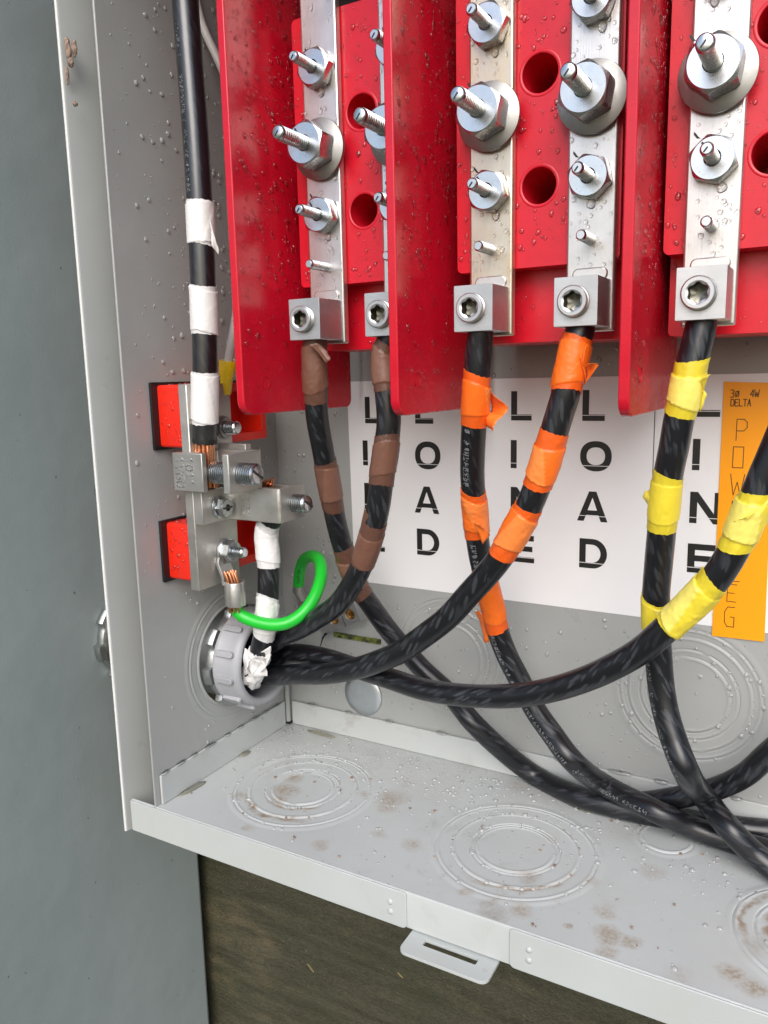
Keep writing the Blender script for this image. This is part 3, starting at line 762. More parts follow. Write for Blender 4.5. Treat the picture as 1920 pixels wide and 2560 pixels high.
# ================================================================== CABLES
R0 = .0094
CABLES = {}
def cable_obj(name, ctrl, r, label, cat, mat='cable', group=None, twist=38., wr=.006, step=.0025, seg=28):
    pts = spline(ctrl, step); fr = frames(pts); mb_ = MB(); vs = []; lay = []; fs = []
    off = random.uniform(0, 50)
    for k, (p, (t_, n_, b_)) in enumerate(zip(pts, fr)):
        s = k*step
        for i in range(seg):
            th = 2*PI*i/seg
            rr = r*(1+wr*N3(s*90+off, math.cos(th)*1.6, math.sin(th)*1.6))
            vs.append(p+(n_*math.cos(th)+b_*math.sin(th))*rr)
            a = th+s*twist; lay += [math.cos(a)*3.9+off, math.sin(a)*3.9, s*125]
    for k in range(len(pts)-1):
        for i in range(seg): fs.append((k*seg+i, k*seg+(i+1) % seg, (k+1)*seg+(i+1) % seg, (k+1)*seg+i))
    fs.append(tuple(range(seg-1, -1, -1))); fs.append(tuple((len(pts)-1)*seg+i for i in range(seg)))
    mb_.add(vs, fs); mb_.attr['lay'] = ('FLOAT_VECTOR', lay)
    o = mb_.build(name, M[mat], None, smooth=60)
    tag(o, label, cat, group)
    o_ = dict(o=o, pts=pts, fr=fr, step=step, r=r, px=[proj(p) for p in pts], seed=off)
    return o_
def near(c, x, y):
    return min(range(len(c['px'])), key=lambda k: (c['px'][k][0]-x)**2+(c['px'][k][1]-y)**2)
def interp(c, s):
    k = s/c['step']; i = int(max(0, min(len(c['pts'])-2, math.floor(k)))); f_ = k-i
    a, b = c['pts'][i], c['pts'][i+1]
    return a+(b-a)*f_, c['fr'][i]
def tape(c, p0, p1, mat, crumple=1., thick=.0011, ragged=1., under=.22, tilt=.004):
    s0, s1 = near(c, *p0)*c['step'], near(c, *p1)*c['step']
    if s1 < s0: s0, s1 = s1, s0
    rnd = random.Random(p0[0]*13+p0[1]); sd_ = rnd.uniform(0, 100)
    ph0, ph1 = rnd.uniform(0, 6.3), rnd.uniform(0, 6.3); pho = rnd.uniform(0, 6.3); slope = rnd.uniform(.3, .8)*rnd.choice((-1, 1))
    L = s1-s0; nr = max(12, int(L/.0007)); seg = 64; vs = []; fs = []; lay = []; layer = []
    tl0, tl1 = rnd.uniform(-1, 1)*tilt, rnd.uniform(-1, 1)*tilt
    uw0 = under*rnd.uniform(.4, 1.3); uw1 = under*rnd.uniform(.2, 1.1)
    rings = [(-2, .55), (-1, .93)]+[(k, 1) for k in range(nr+1)]+[(nr+1, .93), (nr+2, .55)]
    for k, hh in rings:
        kk = min(nr, max(0, k)); q_ = kk/nr
        for i in range(seg):
            th = 2*PI*i/seg
            e0 = tl0*math.cos(th-ph0)+ragged*.0007*N3(math.cos(th)*4+sd_, math.sin(th)*4, 1)
            e1 = tl1*math.cos(th-ph1)+ragged*.0007*N3(math.cos(th)*4+sd_, math.sin(th)*4, 7)
            s = s0+e0+(L+e1-e0)*q_
            p, (t_, n_, b_) = interp(c, s)
            # second, overlapping wrap
            edge_lo = uw0+.05*math.cos(th-pho); edge_hi = 1-uw1+.06*math.cos(th-pho+1.2)
            ov = smooth_step(edge_lo-.006, edge_lo+.006, q_)*(1-smooth_step(edge_hi-.006, edge_hi+.006, q_))
            tail = (th-pho-slope*q_*2) % (2*PI)
            ov2 = ov*(1-smooth_step(.0, .05, tail-2.4)) if tail < 3 else 0
            w_ = N3(math.cos(th)*1.9+sd_, math.sin(th)*1.9, s*90)*.00030*crumple*(crumple if crumple > 2 else 1)
            w_ += abs(N3(math.cos(th)*3.5+sd_, math.sin(th)*3.5+4, s*200))*.00034*crumple
            rr = (c['r']*(.985))+(thick*(.42+.5*ov)+.00034*ov2+w_)*(hh if hh < 1 else 1)
            if hh < .9: rr = c['r']*1.0-.0003
            vs.append(p+(n_*math.cos(th)+b_*math.sin(th))*rr)
            lay += [math.cos(th)*2.7+sd_, math.sin(th)*2.7, s*95]; layer.append(ov+ov2)
    for k in range(len(rings)-1):
        for i in range(seg): fs.append((k*seg+i, k*seg+(i+1) % seg, (k+1)*seg+(i+1) % seg, (k+1)*seg+i))
    mb_ = MB().add(vs, fs); mb_.attr['lay'] = ('FLOAT_VECTOR', lay); mb_.attr['layer'] = ('FLOAT', layer)
    return mb_.build('tape_band', M[mat], c['o'], smooth=50)
def flap(c, parent, mat, corners, bulge=.002, curl=.003, n=8, ragged=.0012, sd_=0):
    """loose tape end: a small bent sheet between four 3-D corners"""
    A, B, C_, D_ = [Vector(x) for x in corners]; nrm = (B-A).cross(D_-A).normalized()
    vs = []; lay = []; layer = []; fs = []
    for i in range(n+1):
        for j in range(n+1):
            u, v = i/n, j/n
            p = (A*(1-u)+B*u)*(1-v)+(D_*(1-u)+C_*u)*v
            p = p+nrm*(bulge*math.sin(PI*v)+curl*(u*u-.2)*math.sin(2.2*v+sd_)+.0012*N3(u*2.5+sd_, v*2.5, 1))
            if i == n: p = p+(C_-B).normalized()*0+(B-A).normalized()*ragged*N3(v*6+sd_, 3, 2)*2
            vs.append(p); lay += [u*3+sd_, v*3, 0]; layer.append(1.3)
    for i in range(n):
        for j in range(n): fs.append((i*(n+1)+j, (i+1)*(n+1)+j, (i+1)*(n+1)+j+1, i*(n+1)+j+1))
    mb_ = MB().add(vs, fs); mb_.attr['lay'] = ('FLOAT_VECTOR', lay); mb_.attr['layer'] = ('FLOAT', layer)
    o = mb_.build('loose_tape_end', M[mat], parent, smooth=60, recalc=False)
    so = o.modifiers.new('thickness', 'SOLIDIFY'); so.thickness = .0003
    return o
def pxpts(lst):
    out = []
    for x, y, k, v in lst: out.append(at(x, y, **{k: v}))
    return out
def printed(c, p0, p1, side, nchar=40, size=.0026, col='pale_ink', fill=.55):
    """fine ink-jet print running along the jacket"""
    s0, s1 = near(c, *p0)*c['step'], near(c, *p1)*c['step']
    if s1 < s0: s0, s1 = s1, s0
    rnd = random.Random(side*100); mb_ = MB(); s = s0
    p, (t_, n_, bb) = interp(c, (s0+s1)/2); vd = (CAM-p).normalized(); vd = (vd-t_*vd.dot(t_)).normalized(); sdv = CR-t_*CR.dot(t_)-vd*CR.dot(vd); sdv.normalize()
    dd = vd*math.cos(side)+sdv*math.sin(side); ang = math.atan2(dd.dot(bb), dd.dot(n_))
    vs = []; fs = []
    while s < s1:
        if rnd.random() < .16: s += size*1.1; continue
        for a_ in range(3):
            for b_ in range(5):
                if rnd.random() > fill: continue
                ss = s+a_*size*.24; aa = ang+(b_-2)*size*.21/c['r']
                p, (t_, n_, bb) = interp(c, ss); d = n_*math.cos(aa)+bb*math.sin(aa); tn = -n_*math.sin(aa)+bb*math.cos(aa)
                o_ = p+d*(c['r']*1.012+.00008); h = size*.09
                k0 = len(vs); vs += [o_+t_*h+tn*h, o_-t_*h+tn*h, o_-t_*h-tn*h, o_+t_*h-tn*h]; fs.append((k0, k0+1, k0+2, k0+3))
        s += size
    ob = mb_.add(vs, fs).build('cable_print', M[col], c['o'], recalc=False); ob['kind'] = 'stuff'
    return ob

# upper neutral
cN1 = cable_obj('neutral_cable', [at(462, -110, Y=.045), at(463, 0, Y=.045), at(472.5, 127, Y=.045), at(491.5, 380, Y=.044), at(504, 612, Y=.043), at(511, 810, Y=.043), at(513, 960, Y=.043), at(512, 1108, Y=.043)], .0104,
                'thick black cable with three white tape bands running down the left wall', 'cable', mat='cable_smooth', wr=.006)
for a, b in (((499, 500), (504, 621)), ((510, 712), (513, 836)), ((513, 931), (513, 1054))): tape(cN1, a, b, 't_white', .55, thick=.0014, under=.06, tilt=.002)
e0, fr0 = cN1['pts'][-1], cN1['fr'][-1]
q = MB()
for k in range(19):
    rr = 0 if k == 0 else (.0036 if k < 7 else .0070); a = k*PI/3 if k < 7 else k*PI/6
    base = e0+(fr0[1]*math.cos(a)+fr0[2]*math.sin(a))*rr
    tilt_ = Vector((random.uniform(-1, 1), random.uniform(-1, 1), 0))*.0012
    q.tube([base+Vector((0, 0, .004)), base+Vector((0, 0, -.012))+tilt_, Vector((base.x, base.y, .2885))-tilt_], .00175, 8)
st = q.build('copper_strands', M['copper'], cN1['o'], smooth=60)
def collar(c, k, r, w, mat, name, rag=.0016):
    """ragged cut end of the jacket"""
    p, (t_, n_, b_) = c['pts'][k], c['fr'][k]; seg = 40; vs = []; fs = []
    for j, (rr, ss) in enumerate(((r*.86, .0), (r*1.0, 0), (r*1.03, -.001), (r*1.02, -w))):
        for i in range(seg):
            th = 2*PI*i/seg; g_ = rag*N3(math.cos(th)*3, math.sin(th)*3, 5)*(1 if j < 3 else .3)
            vs.append(p+t_*(ss+g_)+(n_*math.cos(th)+b_*math.sin(th))*rr)
    for j in range(3):
        for i in range(seg): fs.append((j*seg+i, j*seg+(i+1) % seg, (j+1)*seg+(i+1) % seg, (j+1)*seg+i))
    return MB().add(vs, fs).build(name, M[mat], c['o'])
collar(cN1, -1, .0104, .004, 'ink', 'cut_jacket')

# lower neutral into the bushing
cN2 = cable_obj('neutral_cable', [Vector((.0840, .0830, .278)), Vector((.0840, .0830, .262)), at(666, 1330, Y=.083), at(671, 1410, Y=.082), at(671, 1457, Y=.081), at(668, 1520, Y=.081), at(659, 1590, Y=.083), at(641, 1655, Y=.090), at(615, 1708, Y=.098), Vector((-.03, .103, .085))], .0098,
                'short black cable with white tape bands dropping from the lower lug into the bushing', 'cable')
tape(cN2, (667, 1300), (671, 1415), 't_white', 1.5); tape(cN2, (668, 1492), (659, 1590), 't_white', 1.5, tilt=.006)
ct = tape(cN2, (650, 1628), (622, 1700), 't_white', 3.0, ragged=5)
q = MB()
for k in range(22):
    a = k*2.4; rr = random.uniform(0, .0062); L = random.uniform(.001, .006)
    b_ = Vector((.0790+rr*math.cos(a), .083+rr*math.sin(a), .279))
    q.tube([b_, b_+Vector((0, 0, .008)), b_+Vector((.001, 0, .008+L))], .0015, 7)
q.build('copper_strands', M['copper'], cN2['o'], smooth=60)

G_B, G_O, G_Y = None, None, None
LZ = .4110
def lugp(i): return [Vector((BX[i]-.001, .0635, .420)), Vector((BX[i]-.001, .0635, .408))]
c1 = cable_obj('power_cable', lugp(0)+pxpts([(785, 880, 'Y', .064), (789, 960, 'Y', .067), (793, 1043, 'Y', .074), (808, 1127, 'Y', .085), (823, 1212, 'Y', .098), (842, 1310, 'Y', .115), (863, 1386, 'Y', .127), (893, 1462, 'Y', .140), (927, 1513, 'Y', .148), (969, 1572, 'Y', .156), (1053, 1669, 'Y', .165), (1129, 1740, 'Y', .165), (1184, 1808, 'Y', .158), (1330, 1934, 'Z', .0105), (1453, 1993, 'Z', .0100), (1560, 2022, 'Z', .0100), (1720, 2052, 'Z', .0100), (1884, 2074, 'Z', .0100), (2060, 2090, 'Z', .0100)]), R0,
               'brown-taped black cable from the first lug sweeping down right to lie on the cabinet floor', 'cable')
for a, b, cr in (((787, 853), (789, 998), 1.3), ((806, 1150), (832, 1266), .8), ((859, 1365), (914, 1487), 1.2)): tape(c1, a, b, 't_brown', cr, tilt=.004)
c2 = cable_obj('power_cable', lugp(1)+pxpts([(962, 880, 'Y', .063), (967, 974, 'Y', .062), (972, 1055, 'Y', .062), (965, 1116, 'Y', .062), (956, 1184, 'Y', .063), (946, 1264, 'Y', .065), (931, 1331, 'Y', .068), (910, 1399, 'Y', .072), (884, 1454, 'Y', .077), (846, 1509, 'Y', .083), (800, 1542, 'Y', .09), (748, 1572, 'Y', .098), (698, 1594, 'Y', .106)])+[Vector((.045, .118, .124)), Vector((.0, .119, .120)), Vector((-.06, .119, .118))], R0,
               'brown-taped black cable curving from the half-hidden lug into the conduit bushing', 'cable')
for a, b, cr in (((960, 850), (968, 977), .9), ((974, 1090), (949, 1217), 1.), ((938, 1304), (903, 1409), 1.)): tape(c2, a, b, 't_brown', cr, tilt=.003)
c3 = cable_obj('power_cable', lugp(2)+pxpts([(1196, 870, 'Y', .064), (1192, 950, 'Y', .066), (1186, 1040, 'Y', .073), (1182, 1123, 'Y', .083), (1181, 1188, 'Y', .093), (1186, 1264, 'Y', .104), (1192, 1331, 'Y', .113), (1200, 1390, 'Y', .121), (1213, 1445, 'Y', .128), (1230, 1513, 'Y', .135), (1243, 1572, 'Y', .140), (1266, 1635, 'Y', .144), (1296, 1694, 'Y', .145), (1338, 1774, 'Y', .142), (1380, 1834, 'Y', .136), (1428, 1898, 'Y', .130), (1515, 1965, 'Z', .0285), (1638, 2027, 'Z', .0270), (1730, 2068, 'Z', .0150), (1822, 2100, 'Z', .0105), (2040, 2160, 'Z', .0100)]), R0,
               'orange-taped black cable hanging straight down over the LINE letters, then out along the floor', 'cable')
T3 = []
for a, b, cr in (((1193, 928), (1184, 1060), .7), ((1180, 1222), (1194, 1346), 1.8), ((1201, 1420), (1242, 1570), 1.6)): T3.append(tape(c3, a, b, 't_orange', cr, tilt=.004))
c4 = cable_obj('power_cable', lugp(3)+pxpts([(1440, 859, 'Y', .062), (1425, 930, 'Y', .060), (1414, 986, 'Y', .059), (1399, 1035, 'Y', .059), (1382, 1091, 'Y', .059), (1363, 1158, 'Y', .060), (1345, 1210, 'Y', .062), (1323, 1264, 'Y', .064), (1289, 1326, 'Y', .067), (1256, 1386, 'Y', .070), (1213, 1441, 'Y', .074), (1171, 1487, 'Y', .077), (1121, 1542, 'Y', .080), (1061, 1589, 'Y', .083), (1002, 1629, 'Y', .087), (927, 1660, 'Y', .092), (855, 1679, 'Y', .098), (800, 1685, 'Y', .103), (748, 1685, 'Y', .108)])+[Vector((.045, .112, .094)), Vector((0, .112, .096)), Vector((-.06, .112, .098))], R0*1.03,
               'orange-taped black cable swinging down left across the label into the bushing', 'cable')
T4 = []
for a, b, cr in (((1442, 843), (1415, 984), 1.3), ((1388, 1076), (1345, 1214), 1.2), ((1319, 1268), (1258, 1390), 1.6)): T4.append(tape(c4, a, b, 't_orange', cr, thick=.0014))
c5 = cable_obj('power_cable', lugp(4)+pxpts([(1742, 860, 'Y', .062), (1728, 912, 'Y', .061), (1715, 979, 'Y', .061), (1698, 1046, 'Y', .063), (1685, 1117, 'Y', .066), (1670, 1190, 'Y', .070), (1659, 1273, 'Y', .075), (1653, 1337, 'Y', .080), (1646, 1412, 'Y', .085), (1640, 1486, 'Y', .090), (1641, 1560, 'Y', .094), (1646, 1636, 'Y', .096), (1652, 1711, 'Y', .096), (1664, 1780, 'Y', .094), (1684, 1848, 'Y', .090), (1714, 1925, 'Y', .086), (1765, 1998, 'Z', .0440), (1824, 2072, 'Z', .0360), (1886, 2134, 'Z', .0200), (1960, 2190, 'Z', .0105), (2080, 2260, 'Z', .01)]), R0,
               'yellow-taped black cable hanging from the rightmost lug down to the cabinet floor', 'cable')
T5 = []
for a, b, cr in (((1731, 893), (1698, 1040), 1.1), ((1671, 1182), (1655, 1326), .8), ((1639, 1490), (1640, 1578), .8)): T5.append(tape(c5, a, b, 't_yellow', cr))
c6 = cable_obj('power_cable', pxpts([(2080, 820, 'Y', .055), (1990, 1010, 'Y', .052), (1938, 1130, 'Y', .052), (1902, 1213, 'Y', .052), (1875, 1281, 'Y', .052), (1838, 1367, 'Y', .054), (1793, 1441, 'Y', .056), (1741, 1500, 'Y', .059), (1692, 1546, 'Y', .062), (1655, 1581, 'Y', .064), (1599, 1628, 'Y', .068), (1524, 1671, 'Y', .072), (1449, 1703, 'Y', .077), (1375, 1725, 'Y', .082), (1300, 1738, 'Y', .087), (1222, 1741, 'Y', .092), (1137, 1736, 'Y', .098), (1053, 1722, 'Y', .105), (985, 1700, 'Y', .111), (884, 1668, 'Y', .118), (800, 1642, 'Y', .124), (727, 1634, 'Y', .130)])+[Vector((.05, .132, .106)), Vector((.0, .130, .106)), Vector((-.06, .128, .106))], R0,
               'yellow-taped black cable sweeping from the right edge across to the bushing', 'cable')
T6 = []
for a, b, cr in (((1904, 1236), (1838, 1370), 1.8), ((1786, 1448), (1672, 1566), 2.0)): T6.append(tape(c6, a, b, 't_yellow', cr, thick=.0014))
c7 = cable_obj('power_cable', pxpts([(2060, 1770, 'Y', .150), (1920, 1886, 'Y', .158), (1864, 1936, 'Y', .162), (1805, 1966, 'Y', .166), (1740, 1984, 'Y', .170), (1670, 1998, 'Y', .172), (1600, 2006, 'Y', .174), (1520, 2000, 'Y', .178)]), R0*.95,
               'bare black cable rising to the right edge behind the yellow-taped cable', 'cable')

# ink-jet print along some jackets
printed(c3, (1184, 1063), (1181, 1218), -.55, size=.0046, fill=.6); printed(c3, (1192, 1350), (1203, 1418), -.5, size=.0046)
printed(c3, (1244, 1580), (1440, 1905), -.75, size=.0036, fill=.5); printed(c3, (1440, 1905), (1640, 2027), -.6, size=.0036, fill=.4); printed(cN1, (466, 40), (497, 490), -.85, size=.0036, fill=.32)
printed(c5, (1646, 1640), (1710, 1925), -.95, size=.0036, fill=.45)

# loose tape ends
def f3(c, par, mat, pts, dy, **k):
    flap(c, par, mat, [at(x, y, Y=yy) for (x, y), yy in zip(pts, dy)], **k)
f3(c3, T3[0], 't_orange', [(1222, 970), (1242, 1000), (1256, 1042), (1214, 1062)], (.076, .066, .070, .078), bulge=.004, sd_=1)
f3(c3, T3[0], 't_orange', [(1216, 1030), (1255, 1036), (1240, 1078), (1212, 1062)], (.078, .070, .068, .078), bulge=-.003, sd_=2)
f3(c4, T4[0], 't_orange', [(1466, 862), (1458, 900), (1466, 960), (1450, 890)], (.054, .050, .056, .050), bulge=.002, sd_=3)
f3(c4, T4[0], 't_orange', [(1460, 915), (1478, 905), (1496, 915), (1462, 962)], (.053, .050, .052, .058), bulge=.003, sd_=4)
f3(c3, T3[1], 't_orange', [(1180, 1305), (1198, 1308), (1222, 1340), (1207, 1360)], (.093, .093, .100, .102), bulge=.001, sd_=5, curl=.001)
f3(c3, T3[2], 't_orange', [(1188, 1530), (1198, 1525), (1219, 1608), (1212, 1604)], (.128, .124, .138, .142), bulge=.002, sd_=6)
f3(c5, T5[0], 't_yellow', [(1746, 948), (1752, 955), (1768, 985), (1750, 1030)], (.052, .054, .060, .064), bulge=.002, sd_=7)
f3(c5, T5[0], 't_yellow', [(1752, 950), (1764, 940), (1772, 942), (1756, 985)], (.054, .050, .052, .058), bulge=.001, sd_=8)
f3(c5, T5[1], 't_yellow', [(1630, 1222), (1616, 1228), (1606, 1250), (1632, 1268)], (.070, .074, .078, .072), bulge=.003, sd_=9)
f3(c6, T6[0], 't_yellow', [(1834, 1304), (1870, 1290), (1926, 1248), (1880, 1330)], (.042, .040, .042, .044), bulge=.0015, sd_=11)
f3(cN1, cN1['o'].children[0], 't_white', [(524, 550), (541, 600), (545, 640), (530, 612)], (.033, .036, .04, .036), bulge=.001, sd_=12)
f3(c1, c1['o'].children[0], 't_brown', [(772, 862), (790, 858), (824, 900), (816, 908)], (.050, .050, .052, .054), bulge=.002, sd_=13)
f3(c2, c2['o'].children[2], 't_brown', [(913, 1268), (918, 1292), (913, 1356), (890, 1356)], (.052, .055, .062, .068), bulge=.001, sd_=14)
f3(cN2, ct, 't_white', [(652, 1630), (672, 1618), (668, 1668), (640, 1690)], (.078, .076, .078, .084), bulge=.005, curl=.005, sd_=15)
f3(cN2, ct, 't_white', [(612, 1620), (634, 1640), (632, 1680), (614, 1676)], (.080, .080, .082, .086), bulge=-.004, curl=.005, sd_=16)
f3(cN2, ct, 't_white', [(625, 1650), (650, 1635), (668, 1692), (620, 1690)], (.074, .074, .080, .082), bulge=.006, curl=.004, sd_=17)

# ================================================================== GREEN EARTH WIRE
gp = pxpts([(588, 1523, 'Y', .062), (603, 1538, 'Y', .064), (622, 1548, 'Y', .066), (653, 1558, 'Y', .069), (685, 1562, 'Y', .073), (716, 1558, 'Y', .078), (747, 1541, 'Y', .086), (773, 1514, 'Y', .095), (791, 1481, 'Y', .105), (802, 1445, 'Y', .117), (803, 1417, 'Y', .127), (796, 1397, 'Y', .137), (779, 1390, 'Y', .148), (762, 1398, 'Y', .158), (752, 1417, 'Y', .166), (748, 1442, 'Y', .172), (746, 1464, 'Y', .176)])
gw = cable_obj('earth_wire', gp, .0057, 'bright green earth wire looping from the neutral bar to the back wall', 'wire', mat='green', wr=0, seg=24)
# ring terminal on the neutral bar: eye, neck and crimp barrel
q = MB(); ry, rz = .0665, .2275
eye = [(ry+.0115*math.cos(a), rz+.0115*math.sin(a)) for a in [PI*(-.12+1.24*i/20) for i in range(21)]]
q.prism(eye+[(ry-.0112, rz-.004), (ry-.0128, rz-.0100), (ry+.0022, rz-.0100), (ry+.0080, rz-.008)], nbx+.0004, nbx+.0028, lambda u, v, d: (d, u, v))
q.prism([(.0404, .2190), (.0428, .2190), (.0480, .2065), (.0480, .1990), (.0455, .1990), (.0455, .2058), (.0404, .2165)], .0535, .0690, lambda u, v, d: (u, d, v))
rt = q.build('ring_terminal', M['lug'], gw['o'], bevel=.0005)
printed(gw, (752, 1412), (746, 1462), -.1, size=.0034, col='ink', fill=.6)
bz0, bz1, bcx, bcy = .1800, .2020, .0545, .0600
q = MB(); q.lathe([(.0078, bz0), (.0092, bz0), (.0095, bz0+.001), (.0095, bz1-.001), (.0090, bz1), (.0078, bz1), (.0078, bz0)], 32, aZ(bcx, bcy, 0), rfun=lambda th: 1-.16*math.exp(-((th-4.1)/.35)**2)-.13*max(0, math.cos(4*th))**4).build('crimp_barrel', M['cast'], rt, smooth=40)
q = MB()
for k in range(16):
    a = k*2.4; rr = .0062*math.sqrt(k/16); b_ = Vector((bcx+rr*math.cos(a), bcy+rr*math.sin(a), bz1-.002))
    q.tube([b_, b_+Vector((-.0012, -.001, .007)), b_+Vector((-.0028, -.0008, .0100+random.uniform(0, .002)))], .0010, 6)
    b2 = Vector((bcx+rr*math.cos(a), bcy+rr*math.sin(a), bz0+.002)); q.tube([b2, b2+Vector((-.001, .0, -.008))], .0008, 6)
q.build('copper_strands', M['copper'], gw['o'], smooth=60)
hn = hexnut(0, 0, 0, .0185, .0075, .2)
q = MB(); q.add([(nbx+.0040-y, ry+x, rz+z) for x, y, z in hn.v], hn.f)
q.lathe([(.0112, nbx+.0028), (.0117, nbx+.0034), (.0112, nbx+.0042), (.004, nbx+.0042)], 36, aX(0, ry, rz)).build('hex_nut', M['zinc'], nu, smooth=30)
xscrew(nbx, nbx+.0235, ry, rz, .0050, nu, False, 'stud')
# far end: crimp on the back wall
pe, fe = gw['pts'][-1], gw['fr'][-1]
q = MB(); q.tube([pe-fe[0]*.002, pe+fe[0]*.006, pe+fe[0]*.018+Vector((.004, .004, 0))], lambda k: (.0060, .0060, .0052)[k], 14).build('crimp_barrel', M['cast'], gw['o'], smooth=40)
pc = pe+fe[0]*.018
q = MB(); q.prism(rrect(pc.x-.003, pc.x+.010, .120, pc.z+.002, .002, 3), D-.0165, D-.0145, lambda u, v, d: (u, d, v)).build('ring_terminal', M['cast'], gw['o'], bevel=.0004)
# ground bar on the back wall
gb = thing('ground_terminal_bar', 'small aluminium ground bar with brass screws on the back wall behind the cables', 'ground bar', (.085, D, .125))
q = MB()
ga, gz, gxx = math.radians(22), .1400, .0860
def gt(u, v, d): return (gxx+u*math.cos(ga)-v*math.sin(ga), d, gz+u*math.sin(ga)+v*math.cos(ga))
holes = [circ(-.0125, -.002, .0058, 24), circ(.0085, -.002, .0058, 24)]
q.prism(rrect(-.034, .0185, -.0125, .0125, .0006, 2), D-.016, D-.0004, gt, holes)
gbar = q.build('bar', M['lug'], gb, bevel=.0006)
q = MB(); q.prism([(-.0018, -.0128), (-.0012, -.0128), (-.0012, .0128), (-.0018, .0128)], D-.0163, D-.0158, gt).build('seam', M['dark'], gbar)
for u in (-.0125, .0085):
    q = MB(); q.lathe([(.0056, D-.003), (.0056, D-.0125), (.0050, D-.0135), (.0036, D-.0137), (.003, D-.0120), (.0005, D-.0118)], 24, aY(gt(u, -.002, 0)[0], 0, gt(u, -.002, 0)[2])).build('brass_screw', M['brass'], gb)

# ================================================================== OTHER WIRES
yw = thing('capped_wire', 'pale wire ending in a yellow cap beside the white-taped cable', 'wire', at(566, 985, Y=.082))
top_, bot_ = at(570, 902, Y=.082), at(564, 986, Y=.082)
ax = (top_-bot_).normalized(); Lc = (top_-bot_).length
q = MB(); q.tube([bot_, bot_+ax*.0008, bot_+ax*(Lc*.50), bot_+ax*(Lc*.58), bot_+ax*(Lc*.97), top_], lambda k: (.0042, .0050, .0056, .0068, .0080, .0077)[k], 28, True).build('wire_cap', M['yellow_cap'], yw, smooth=50)
q = MB(); q.tube(spline([top_-ax*.004, at(580, 850, Y=.083), at(592, 780, Y=.088), at(606, 690, Y=.096)], .004), .0038, 16).build('wire', M['white_wire'], yw, smooth=60)
q = MB(); q.tube([at(562, 990, Y=.080), at(556, 1006, Y=.078)], .0012, 8).build('bare_end', M['zinc'], yw)
q = MB(); q.tube(spline([at(482, -40, Y=.115), at(505, 60, Y=.115), at(546, 152, Y=.115), at(600, 280, Y=.115)], .004), .0036, 16)
tag(q.build('grey_wire', M['white_wire'], smooth=60), 'pale wire slanting behind the thick black cable at the top of the left wall', 'wire')

# ================================================================== LABELS ON THE BACK WALL
DL = D-.0006
lab = thing('white_label', 'white sticker with LINE and LOAD in tall black letters on the back wall', 'label', (.3, D, .17))
pl_ = [at(x, y, Y=DL) for x, y in ((867, 954), (889, 1452), (1920, 1590), (1920, 932))]
x0 = pl_[0].x; zt = pl_[0].z; zb = pl_[1].z
q = MB(); q.prism([(x0+.004, zt), (x0+.0012, zt-.0012), (x0, zt-.004), (x0+.0025, zb), (.62, zb-.0010), (.62, zt+.0005)], DL, D-.0001, lambda u, v, d: (u, d, v))
sheet = q.build('sheet', M['label'], lab)
def ring_poly(mb_, outer, inner, to3):
    n_ = len(outer); vs = [to3(*p) for p in outer]+[to3(*p) for p in inner]
    mb_.add(vs, [(i, (i+1) % n_, n_+(i+1) % n_, n_+i) for i in range(n_)])
def ell(cx, cy, rx, ry_, n=40, p=2.25):
    out = []
    for i in range(n):
        a = 2*PI*i/n; c_, s_ = math.cos(a), math.sin(a)
        out.append((cx+rx*math.copysign(abs(c_)**(2/p), c_), cy+ry_*math.copysign(abs(s_)**(2/p), s_)))
    return out
def bold(mb_, ch, u0, v0, w, h, to3):
    """bold sans capitals as polygons in a w x h box"""
    s = .0056
    def poly(pts):
        loops = [[Vector((x, y, 0)) for x, y in pts]]
        tr = tessellate_polygon(loops); mb_.add([to3(x+u0, y+v0) for x, y in pts], [tuple(t_) for t_ in tr])
    if ch == 'L': poly([(0,0),(w,0),(w,s*.95),(s,s*.95),(s,h),(0,h)])
    elif ch == 'I': poly([(0,0),(s,0),(s,h),(0,h)])
    elif ch == 'E':
        poly([(0,0),(w,0),(w,s*.9),(s,s*.9),(s,h/2-s*.42),(w*.92,h/2-s*.42),(w*.92,h/2+s*.45),(s,h/2+s*.45),(s,h-s*.9),(w*.98,h-s*.9),(w*.98,h),(0,h)])
    elif ch == 'N': poly([(0,0),(s,0),(s,h*.68),(w-s*1.05,0),(w,0),(w,h),(w-s,h),(w-s,h*.32),(s*1.05,h),(0,h)])
    elif ch == 'O': ring_poly(mb_, [(x+u0, y+v0) for x, y in ell(w/2, h/2, w/2, h/2)], [(x+u0, y+v0) for x, y in ell(w/2, h/2, w/2-s, h/2-s*.95)], to3)
    elif ch == 'A':
        poly([(0,0),(s*1.02,0),(w*.31,h*.22),(w*.69,h*.22),(w-s*1.02,0),(w,0),(w*.5+s*.56,h),(w*.5,h),(w*.5,h*.82),(w*.64,h*.38),(w*.36,h*.38),(w*.5,h*.82),(w*.5,h),(w*.5-s*.56,h)][:0] or [(0,0),(s*1.02,0),(w*.30,h*.21),(w*.70,h*.21),(w-s*1.02,0),(w,0),(w*.5+s*.56,h),(w*.5-s*.56,h)])
        global HOLE; HOLE = [(w*.5,h*.80),(w*.655,h*.37),(w*.345,h*.37)]
    elif ch == 'D':
        r = h/2
        out = [(0,0)]+[(w*.48+w*.52*math.cos(a), r+r*math.sin(a)) for a in [PI*(-.5+i/20) for i in range(21)]]+[(0,h)]
        inn = [(s,s*.9)]+[(w*.46+(w*.54-s)*math.cos(a), r+(r-s*.9)*math.sin(a)) for a in [PI*(-.5+i/20) for i in range(21)]]+[(s,h-s*.9)]
        ring_poly(mb_, [(x+u0, y+v0) for x, y in out], [(x+u0, y+v0) for x, y in inn], to3)
